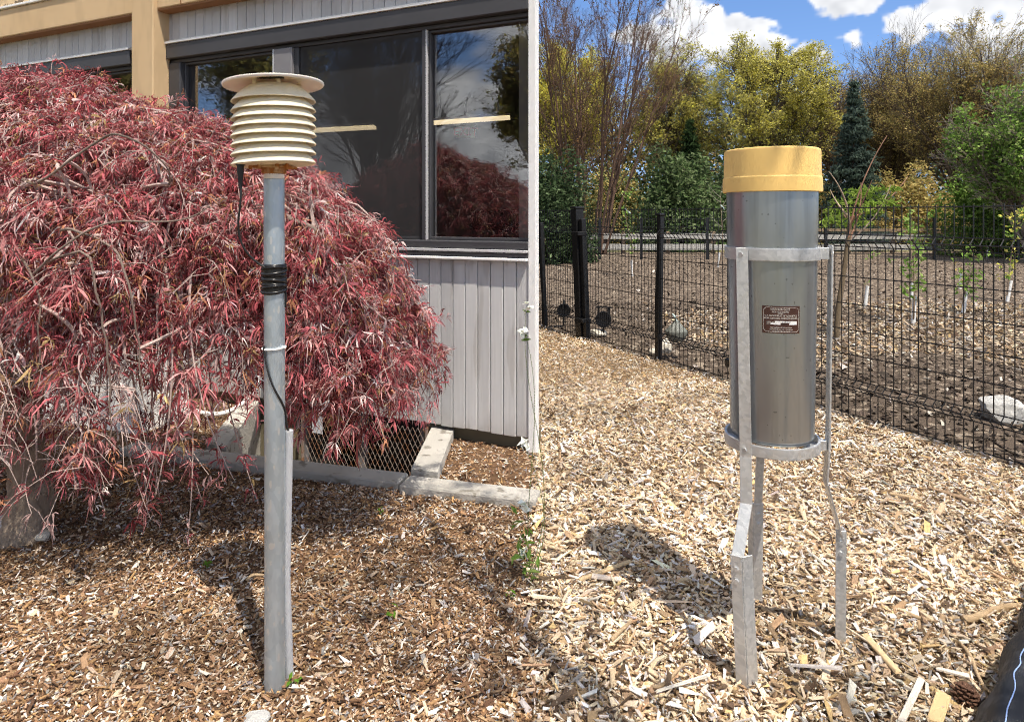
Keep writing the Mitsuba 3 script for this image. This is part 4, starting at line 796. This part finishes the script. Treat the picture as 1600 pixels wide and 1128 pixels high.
# ------------------------------------------------------------------ mesh fence
fn_ = A3(-fdir[1], fdir[0], 0);  fn_ = fn_ if fn_[1] < 0 or fn_[0] < 0 else -fn_
FA = A3(fA[0], fA[1], 0)
def FT(px):                                         # distance along the fence line seen at px
    a = (px - 800) / FPX; return (a * FA[1] - FA[0]) / (fdir[0] - a * fdir[1])
fz = [1.136, .990, .925, .760, .613, .470, .335, .200, .144, .012]
prof_z = [1.150, .990, .957, .925, .200, .172, .144, .0]; prof_o = [0, 0, .035, 0, 0, .035, 0, 0]
fk = thing('mesh_fence', 'black welded mesh garden fence with a thick gate post', 'fence')
def panel(t0, t1, sp=.041):
    p0s, p1s = [], []; n = max(2, int(round((t1 - t0) / sp)))
    for t in np.linspace(t0, t1, n + 1):
        q = [FA + fdir * t + fn_ * o + ZZ * z for z, o in zip(prof_z, prof_o)]
        p0s += q[:-1]; p1s += q[1:]
    m1 = frusta(p0s, p1s, np.full(len(p0s), .0027), np.full(len(p0s), .0027), 5)
    hz = [(z, 0.0) for z in fz] + [(.957, .035), (.172, .035)]
    m2 = frusta([FA + fdir * t0 + fn_ * (o - .004) + ZZ * z for z, o in hz], [FA + fdir * t1 + fn_ * (o - .004) + ZZ * z for z, o in hz], np.full(len(hz), .0031), np.full(len(hz), .0031), 5)
    k_ = add(fk + '__mesh_panel', cat([m1, m2]), 'm_blackcoat'); lab(k_, kind='stuff')
tg0, tg1 = FT(911), FT(1028)
panel(FT(853) - 2.2, FT(853) - .03); panel(FT(853) + .03, tg0 - .05); panel(tg0 + .07, tg1 - .03); panel(tg1 + .03, tg1 + 2.5); panel(tg1 + 2.56, tg1 + 5.2)
def post(t, w_, h, lean=0.0, cap=True):
    k_ = num(fk + '__post'); c = FA + fdir * t; x = unit(fdir + 0 * ZZ); top = c + ZZ * h + A3(lean, 0, 0)
    scene[k_] = mikit.ply(bar(c - ZZ * .2, top, fdir, w_, w_, .004), 'm_blackcoat')
    if cap: add(k_ + '__cap', frame(cbox(w_ + .010, w_ + .010, .02, .004), top + ZZ * .01, fdir, fn_, ZZ), 'm_blackcoat')
    return k_
post(tg0, .085, 1.15, -.055); post(tg0 + .075, .05, 1.06, -.05, False); post(tg1, .042, 1.09, .02, True); post(FT(853), .04, 1.02, -.05, False); post(tg1 + 2.53, .05, 1.14, 0)
c = FA + fdir * (tg0 + .05)
for z in (.16, .93): add(fk + '__hinge', frame(cbox(.11, .10, .035, .004), c + ZZ * z + fn_ * .02 - A3(.05 * z, 0, 0), fdir, fn_, ZZ), 'm_blackcoat')
c = FA + fdir * FT(1142) + fn_ * .02 + ZZ * .12; add(fk + '__panel_clamp', frame(cbox(.05, .03, .05, .006), c, fdir, fn_, ZZ), 'm_blackcoat')
# floodlights, bag, stones by the fence
def floodlight(px, py, d, r, label, yoke):
    t = thing('ground_spotlight', label, 'spotlight'); c = D(px, py, d); ax = unit(A3(-.25, -1, .15)); x = unit(np.cross(ax, ZZ)); y = np.cross(x, ax)
    def ln(prof, n=28): 
        m = lathe(prof, n); return frame(m, c, x, y, -ax)
    add(t + '__housing', ln([(0, .07), (r * .5, .065), (r * .95, .02), (r, 0), (r * .96, -.012), (r * .86, -.012), (r * .84, 0), (0, .004)]), 'm_blackcoat', smooth=40)
    for q in np.linspace(-.7, .7, 7): add(t + '__guard_rib', bar(c - y * r * math.sqrt(1 - q * q) * .9 + x * q * r + ax * .012, c + y * r * math.sqrt(1 - q * q) * .9 + x * q * r + ax * .012, x, .004, .004), 'm_rubber')
    add(t + '__stake', tube([c - y * r, A3(c[0], c[1], -.05)], .010, 8), 'm_blackcoat')
    if yoke:
        add(t + '__yoke', cat([bar(c + x * r * .62 + y * r * .3, c + x * r * .62 + y * r * 1.45, x, .02, .012), bar(c - x * r * .62 + y * r * .3, c - x * r * .62 + y * r * 1.45, x, .02, .012), bar(c + x * r * 1.0 + y * r * 1.5, c - x * r * 1.0 + y * r * 1.5, y, .012, .03)]), 'm_blackcoat')
    else: add(t + '__knob', tube([c + y * r * .95, c + y * r * 1.5], .011, 8), 'm_rubber')
fd_ = lambda px: (FA + fdir * FT(px))[1]
floodlight(881, 485, fd_(881) + .25, .068, 'round black spotlight on the ground left of the gate post', False)
floodlight(943, 499, fd_(943) + .30, .074, 'black spotlight with a yoke right of the gate post', True)
t = thing('plastic_bag', 'grey green plastic bag tied behind the fence', 'bag'); c = D(1057, 517, fd_(1057) + .22)
m = trimesh.creation.icosphere(subdivisions=4); v = np.array(m.vertices); rr = 1 + .22 * (meshkit.fbm(v * A3(3, 3, .8) * 1.4, 3, 6) - .5)[:, None] + .10 * np.sin(np.arctan2(v[:, 1], v[:, 0]) * 7)[:, None] * (.4 + .6 * np.maximum(v[:, 2:3], 0)); v = v * rr * A3(.072, .05, .085); v[:, :2] *= np.clip(1.15 - np.maximum(v[:, 2:3], 0) / .085 * .85, .25, 1.2)
add(t + '__sack', TM(v + c, m.faces), 'm_bag', smooth=True)
add(t + '__knot', tube(spline([c + A3(0, 0, .07), c + A3(-.012, -.01, .10), c + A3(-.035, -.01, .135)], 10), [.014, .008, .008, .007, .009, .010, .010, .009, .007, .004], 8), 'm_ribbon', smooth=True)
def stone(px, py, sx, sy, sz, label, mat, seed, name='stone', sub=3):
    r_ = np.random.default_rng(seed); m = rock(r_, sx, sy, sz, seed, sub); c = G(px, py); m.vertices = np.array(m.vertices) + c + A3(0, 0, sz * .45)
    lab(add(name, m, mat, smooth=28), label, 'stone')
stone(934, 524, .085, .06, .045, 'flat pale stone beside the gate post', 'm_palestone', 1)
stone(1039, 549, .062, .05, .075, 'upright pale stone at the foot of the thin post', 'm_palestone', 2)
stone(1024, 553, .050, .05, .035, 'low pale stone left of the upright one at the thin post', 'm_palestone', 3)
stone(1566, 652, .125, .10, .085, 'large grey boulder lying behind the fence at the right', 'm_stone', 4, 'boulder', 4)
stone(8, 838, .06, .05, .05, 'grey rock against the maple trunk', 'm_stone', 5, 'boulder', 4)
stone(400, 1126, .028, .024, .014, 'small grey stone at the bottom edge left of the pole', 'm_stone', 6)
stone(60, 842, .035, .03, .02, 'small brownish stone under the maple', 'm_palestone', 7)

# ------------------------------------------------------------------ saplings in white guards
def sapling(px, py, htop, gh, label, seed, leaves=40, lean=0.0, trunk=.006, lc=GR, ls=.030):
    r_ = np.random.default_rng(seed); b_ = G(px, py); d = b_[1]; top = D(px + lean, htop, d); top[1] += .05; t = thing('sapling', label, 'young tree', None)
    sp = spline([b_, (b_ * .6 + top * .4) + r_.normal(size=3) * .02, (b_ * .25 + top * .75) + r_.normal(size=3) * .03, top], 18)
    m = tube(sp, np.linspace(trunk, .002, 18), 6); add(t + '__stem', m, 'm_bark', color=bark(r_, m, (.24, .18, .13)), smooth=True)
    if gh: add(t + '__trunk_guard', tube([b_ + ZZ * -.01, b_ + (sp[6] - b_) * .0 + ZZ * gh * .5 + A3(lean / FPX * d * .15, 0, 0), b_ + ZZ * gh + A3(lean / FPX * d * .3, 0, 0)], [.020, .019, .018], 10), 'm_guard', smooth=40)
    if leaves:
        i = r_.integers(5, 18, leaves); c = sp[i] + r_.normal(size=(leaves, 3)) * A3(.06, .06, .03); twg = frusta(sp[i], c, np.full(leaves, .002), np.full(leaves, .001)); 
        lv, cc = leafcards(r_, np.repeat(c, 3, 0) + r_.normal(size=(leaves * 3, 3)) * .02, ls, np.array(lc)[r_.integers(len(lc), size=leaves * 3)] * 1.15, .3, .55)
        k_ = add(t + '__twigs', twg, 'm_bark', color=bark(r_, twg, (.2, .15, .1))); lab(k_, kind='stuff'); k_ = add(t + '__leaves', lv, 'm_leaf', color=cc); lab(k_, kind='stuff')
    return t, sp
sapling(916, 416, 365, .22, 'young tree with white guard just right of the gate post', 1, 6, -3)
t, sp = sapling(988, 431, 300, .28, 'leafy young tree with white guard and ribbon between the posts', 2, 46, -4, .010)
add(t + '__ribbon', bar(sp[13] + A3(-.02, -.02, .06), sp[13] + A3(.09, -.02, -.03), (0, 0, 1), .022, .002), 'm_ribbon')
t, sp = sapling(1122, 417, 285, .30, 'bare young tree with white guard just left of the gauge', 3, 0, 8, .014)
for k in range(9):
    r_ = np.random.default_rng(90 + k); i = int(r_.integers(8, 17)); e = sp[i] + A3(r_.choice([-1, 1]) * r_.uniform(.1, .3), 0, r_.uniform(.1, .35)); m = tube(spline([sp[i], (sp[i] + e) / 2 + A3(0, 0, -.03), e], 8), np.linspace(.006, .002, 8), 5); add(t + '__branch', m, 'm_bark', color=bark(r_, m, (.38, .34, .30)), smooth=True)
add(t + '__ribbon', bar(sp[12] + A3(-.01, -.02, .05), sp[12] + A3(.08, -.02, -.05), (0, 0, 1), .02, .002), 'm_ribbon')
sapling(1352, 478, 380, .24, 'slender stick sapling with leaning white guard beside the pale branches', 4, 5, 12)
sapling(1427, 504, 340, .27, 'leafy young tree in the nearest white guard right of the gauge', 5, 60, 8, .009)
sapling(1424, 466, 330, .20, 'young tree on a stake behind the leafiest sapling', 6, 14, 6, .012)
sapling(1500, 450, 410, .22, 'short sapling with tall thin white guard, few brown leaves', 7, 6, 5, lc=BZ)
sapling(1505, 487, 395, .24, 'bushy green sapling in a leaning white guard', 8, 44, 18, .008)
sapling(1574, 470, 330, .26, 'yellow green young tree with leaning white guard near the right edge', 9, 50, 20, .008, YG[1:] + GR[1:])
sapling(1542, 402, 340, .26, 'distant green sapling with a small white guard by the rails', 10, 30, 4, .010)
sapling(1440, 415, 372, .0, 'low distant sprout between the white guards', 11, 8, 0, .005)
# cut-back tree with pale shoots and feathery green
r_ = np.random.default_rng(15); b_ = G(1307, 527); d = b_[1]; t = thing('pollard_tree', 'young tree with pale bare shoots and feathery green sprays', 'tree')
trk = spline([b_, D(1313, 460, d), D(1322, 400, d), D(1328, 340, d)], 16); m = tube(trk, np.linspace(.026, .018, 16), 10); add(t + '__trunk', m, 'm_bark', color=bark(r_, m, (.17, .13, .085)), smooth=True)
for px, py, rr_, kx in ((1297, 296, .012, 0), (1295, 268, .011, 10), (1345, 285, .010, 6), (1386, 212, .010, -14), (1418, 276, .010, 12), (1362, 282, .008, 0), (1392, 288, .008, 8), (1316, 330, .008, 0)):
    s0 = trk[int(r_.integers(11, 16))]; e = D(px, py, d + r_.normal() * .15); m = tube(spline([s0, (s0 + e) / 2 + A3(kx / 1000 * d, 0, -.03), e], 14), np.linspace(rr_, .003, 14), 7); add(t + '__shoot', m, 'm_bark', color=bark(r_, m, (.52, .40, .30) if px < 1300 or kx == 8 else (.34, .19, .13)), smooth=True)
cs = []
for px, py in ((1330, 318), (1345, 300), (1360, 308), (1375, 296), (1318, 335), (1350, 330), (1380, 318), (1335, 350), (1300, 345)):
    e0 = D(px, py, d + r_.normal() * .15); u_ = unit(A3(r_.normal(), r_.normal() * .4, .1)); cs.append(e0 + u_ * np.linspace(-.16, .16, 60)[:, None] + r_.normal(size=(60, 3)) * .018)
c = np.vstack(cs); m, cc = leafcards(r_, c, .042, np.array([(.24, .36, .06), (.32, .42, .10)])[r_.integers(2, size=len(c))], .1, .2); k_ = add(t + '__sprays', m, 'm_leaf', color=cc); lab(k_, kind='stuff')
# orange-leaved seedling and mesh fence at the back
rf = thing('rail_fence', 'weathered wooden rail fence along the far side of the soil', 'fence'); dR = 18.0
for z0, z1 in ((.10, .26), (.40, .55)):
    for k in range(6):
        a, e = A3(.55 + k * 2.55, dR - .02 * k, (z0 + z1) / 2), A3(.55 + k * 2.55 + 2.52, dR - .02 * k, (z0 + z1) / 2 + .01); add(rf + '__rail', bar(a, e, ZZ, z1 - z0, .05), 'm_greyrail')
for k in range(13): add(rf + '__post', bar(A3(.6 + k * 1.27, dR + .09, -.1), A3(.6 + k * 1.27, dR + .09, .62), (1, 0, 0), .11, .09), 'm_railwood')
add(rf + '__cap_rail', bar(A3(8.5, dR - .05, .66), A3(15.5, dR - .1, .66), ZZ, .07, .14), 'm_railwood')
bf = thing('back_fence', 'low black mesh fence in front of the far rails', 'fence'); dB = 15.8
for px in (861, 937, 1002, 1105, 1290, 1460, 1590): add(bf + '__post', bar(at(px, dB), A3((px - 800) / FPX * dB, dB, 1.02), (1, 0, 0), .06, .06), 'm_blackcoat')
xs = np.arange(.5, 13.2, .10); hz = [.05, .25, .45, .65, .80, .98]
k_ = add(bf + '__mesh_panel', cat([frusta([A3(x, dB, 0) for x in xs], [A3(x, dB, 1.0) for x in xs], np.full(len(xs), .004), np.full(len(xs), .004)), frusta([A3(.5, dB, z) for z in hz], [A3(13.2, dB, z) for z in hz], np.full(6, .005), np.full(6, .005))]), 'm_blackcoat'); lab(k_, kind='stuff')

# ------------------------------------------------------------------ silt sock, sticks, cone, small plants
e0, e1 = G(1541, 1128, .075), G(1606, 968, .075); sd_ = unit((e1 - e0) * A3(1, 1, 0)); s0, s1 = e0 - sd_ * .5 - ZZ * .02, e1 + sd_ * .6 - ZZ * .02
t = thing('silt_sock', 'black filled fabric tube lying at the lower right corner', 'fabric tube')
axp = np.linspace(0, 1, 60)[:, None] * (s1 - s0) + s0 + A3(sd_[1], -sd_[0], 0) * .098; axp = spline(axp, 160); m = tube(axp, .115 + .007 * np.sin(np.arange(160) * .26), 64); v = np.array(m.vertices)
v += (meshkit.fbm(v * A3(9, 9, 9), 3, 4)[:, None] - .5) * .035; nd = unit(A3(1, -1, 0)); wr = (v @ nd) * 38 + meshkit.fbm(v * 5, 2, 6) * 5; v[:, 2] += .006 * np.sin(wr) + .005 * np.sin(wr * 2.3 + 1); v[:, 2] = np.where(v[:, 2] > .0, v[:, 2] * .95, v[:, 2]); m.vertices = v
add(t + '__fabric', m, 'm_sock', smooth=True)
q = [G(1620, 985, .15), G(1600, 1012, .15), G(1587, 1040, .155), G(1580, 1080, .16), G(1567, 1128, .16), G(1550, 1175, .16)]
from scipy.spatial import cKDTree
kt = cKDTree(v); sp = spline(q, 60); dd_, ii = kt.query(sp, k=6); sp = v[ii].mean(1) + A3(-.0006, -.001, .002); sp = spline(sp[::5], 60)
add(t + '__seam_thread', tube(sp, .0012, 6), 'm_thread', smooth=True)
rng = np.random.default_rng(81)
def stick(px0, py0, px1, py1, r, label, z=.012, kink=.006):
    a, e = G(px0, py0, z), G(px1, py1, z); L_ = np.linalg.norm(e - a); pts = [a + (e - a) * u + rng.normal(size=3) * kink * (0 < u < 1) for u in (0, .3, .65, 1)]
    m = tube(spline(pts, 14), r * np.linspace(1, .6, 14), 7); v = np.array(m.vertices); v += (meshkit.noise(v * 160)[:, None] - .5) * r * .5; m.vertices = v
    lab(add('stick', m, 'm_stick', smooth=True), label, 'stick', None)
def splinter(px0, py0, px1, py1, w_, label, col=(.55, .41, .24), z=.014):
    a, e = G(px0, py0, z), G(px1, py1, z + .004); m = bar(a, e, A3(-(e - a)[1], (e - a)[0], .004), w_, .006, .0015); v = np.array(m.vertices); v += (meshkit.noise(v * 130)[:, None] - .5) * .006; m.vertices = v
    lab(add('wood_splinter', m, 'm_chip', color=np.repeat(np.array([col]), len(v), 0)), label, 'wood splinter')
stick(1466, 866, 1528, 826, .006, 'curved grey twig between gauge and boulder'); stick(1505, 968, 1600, 945, .011, 'thick tan stick beside the black tube')
stick(1180, 835, 1250, 850, .007, 'dark reddish stick behind the back leg'); stick(1560, 845, 1604, 900, .007, 'brown stick at the right edge')
stick(1420, 958, 1500, 965, .006, 'thin grey stick left of the thick tan stick'); stick(955, 1000, 995, 955, .006, 'dark stick lying in the gauge shadow')
stick(1190, 950, 1290, 1005, .005, 'twig lying across between the gauge legs'); stick(1020, 1072, 1085, 1040, .005, 'grey twig at the bottom left of the front leg')
stick(386, 906, 412, 897, .005, 'short brown stick touching the pole at the left'); stick(1500, 1005, 1556, 1090, .005, 'pale curved stick by the black tube edge')
splinter(905, 905, 985, 876, .012, 'long pale splinter at the left under the gauge'); splinter(1350, 990, 1405, 1050, .016, 'long honey splinter right of the front right leg', (.58, .43, .25))
splinter(1460, 1128, 1475, 1082, .028, 'broad honey chip at the bottom edge', (.56, .41, .22)); splinter(1462, 1044, 1515, 1058, .009, 'bright white splinter near the black tube', (.66, .60, .52))
splinter(1408, 1128, 1440, 1060, .014, 'white splinter at the bottom edge beside the honey chip', (.62, .56, .48)); splinter(1390, 770, 1440, 780, .014, 'tan bark strip out towards the fence', (.45, .33, .2))
splinter(970, 905, 925, 898, .016, 'pale flat chip under the long pale splinter', (.70, .60, .50)); splinter(1450, 760, 1520, 782, .014, 'brown bark strip near the fence', (.28, .19, .12))
t = thing('pine_cone', 'dark brown pine cone among chips at the lower right', 'pine cone'); c = G(1508, 1085, .018); sc = []
for k in range(60):
    a = k * 2.4; u_ = k / 60; z = -.02 + .04 * u_; rr_ = .022 * math.sin(math.pi * (u_ * .85 + .1)); dr_ = unit(A3(math.cos(a), math.sin(a), .45)); p = c + A3(math.cos(a) * rr_, math.sin(a) * rr_, z); sc.append(bar(p - dr_ * .004, p + dr_ * .008, np.cross(dr_, ZZ), .009, .003))
add(t + '__scales', cat(sc), 'm_cone'); add(t + '__core', lathe([(0, -.02), (.012, -.01), (.014, .004), (0, .022)], 12, c), 'm_cone')
# white-flowered plant at the building's corner
t = thing('flowering_plant', 'white flowered plant at the corner of the building', 'plant'); dF = 1.93; r_ = np.random.default_rng(4)
base = A3(.052, dF, 0)
for (px, py) in ((823, 478), (820, 520), (819, 695), (817, 790), (820, 862)):
    f = D(px, py, dF); m = tube(spline([base + A3(r_.normal() * .01, r_.normal() * .01, 0), A3(.055 + r_.normal() * .02, dF + r_.normal() * .03, f[2] * .45), A3(.062 + r_.normal() * .012, dF, f[2] * .8), f], 14), np.linspace(.0014, .0007, 14), 6); add(t + '__stem', m, 'm_bark', color=bark(r_, m, (.12, .16, .05)), smooth=True)
    pet = []
    for k in range(7):
        a = r_.uniform(0, 2 * np.pi); u_ = unit(A3(math.cos(a), -.5, math.sin(a))); pp, _ = leafcards(r_, (f + u_ * .012)[None], np.array([.016]), np.zeros((1, 3)), .2, .6); pet.append(pp)
    add(t + '__flower', cat(pet), 'm_petal')
c = np.vstack([D(806, 797, dF), D(812, 812, dF), D(803, 822, dF), D(821, 488, dF), D(822, 528, dF), D(822, 830, dF), D(816, 885, dF), D(812, 850, dF), D(808, 870, dF)]); c = np.vstack([np.repeat(c, 2, 0) + r_.normal(size=(2 * len(c), 3)) * .006, base + r_.normal(size=(24, 3)) * A3(.018, .02, .0) + ZZ * (r_.random((24, 1)) ** 1.5 * .14 + .01)])
m, cc = leafcards(r_, c, .017, np.array(GR)[r_.integers(4, size=len(c))] * 1.1, .1, .38); add(t + '__leaves', m, 'm_leaf', color=cc)
lb = ['green seedling at the foot of the pole', 'green seedling right of the pole under the shade', 'green seedling near the kerb, right of the pole', 'green seedling under the maple left of the pole', 'green seedling in the mulch below the flowers']
for (px, py), l in zip(((460, 1062), (612, 958), (594, 797), (322, 880), (797, 928)), lb):
    c = G(px, py, .012); lv, cc = leafcards(r_, np.repeat(c[None], 7, 0) + r_.normal(size=(7, 3)) * A3(.008, .008, .005), .010, np.array([(.12, .24, .03)] * 7), .4, .45)
    t = thing('seedling', l, 'seedling'); add(t + '__leaves', lv, 'm_leaf', color=cc); m = tube([c - ZZ * .015, c], .001, 5); add(t + '__stem', m, 'm_bark', color=bark(r_, m, (.1, .15, .04)))
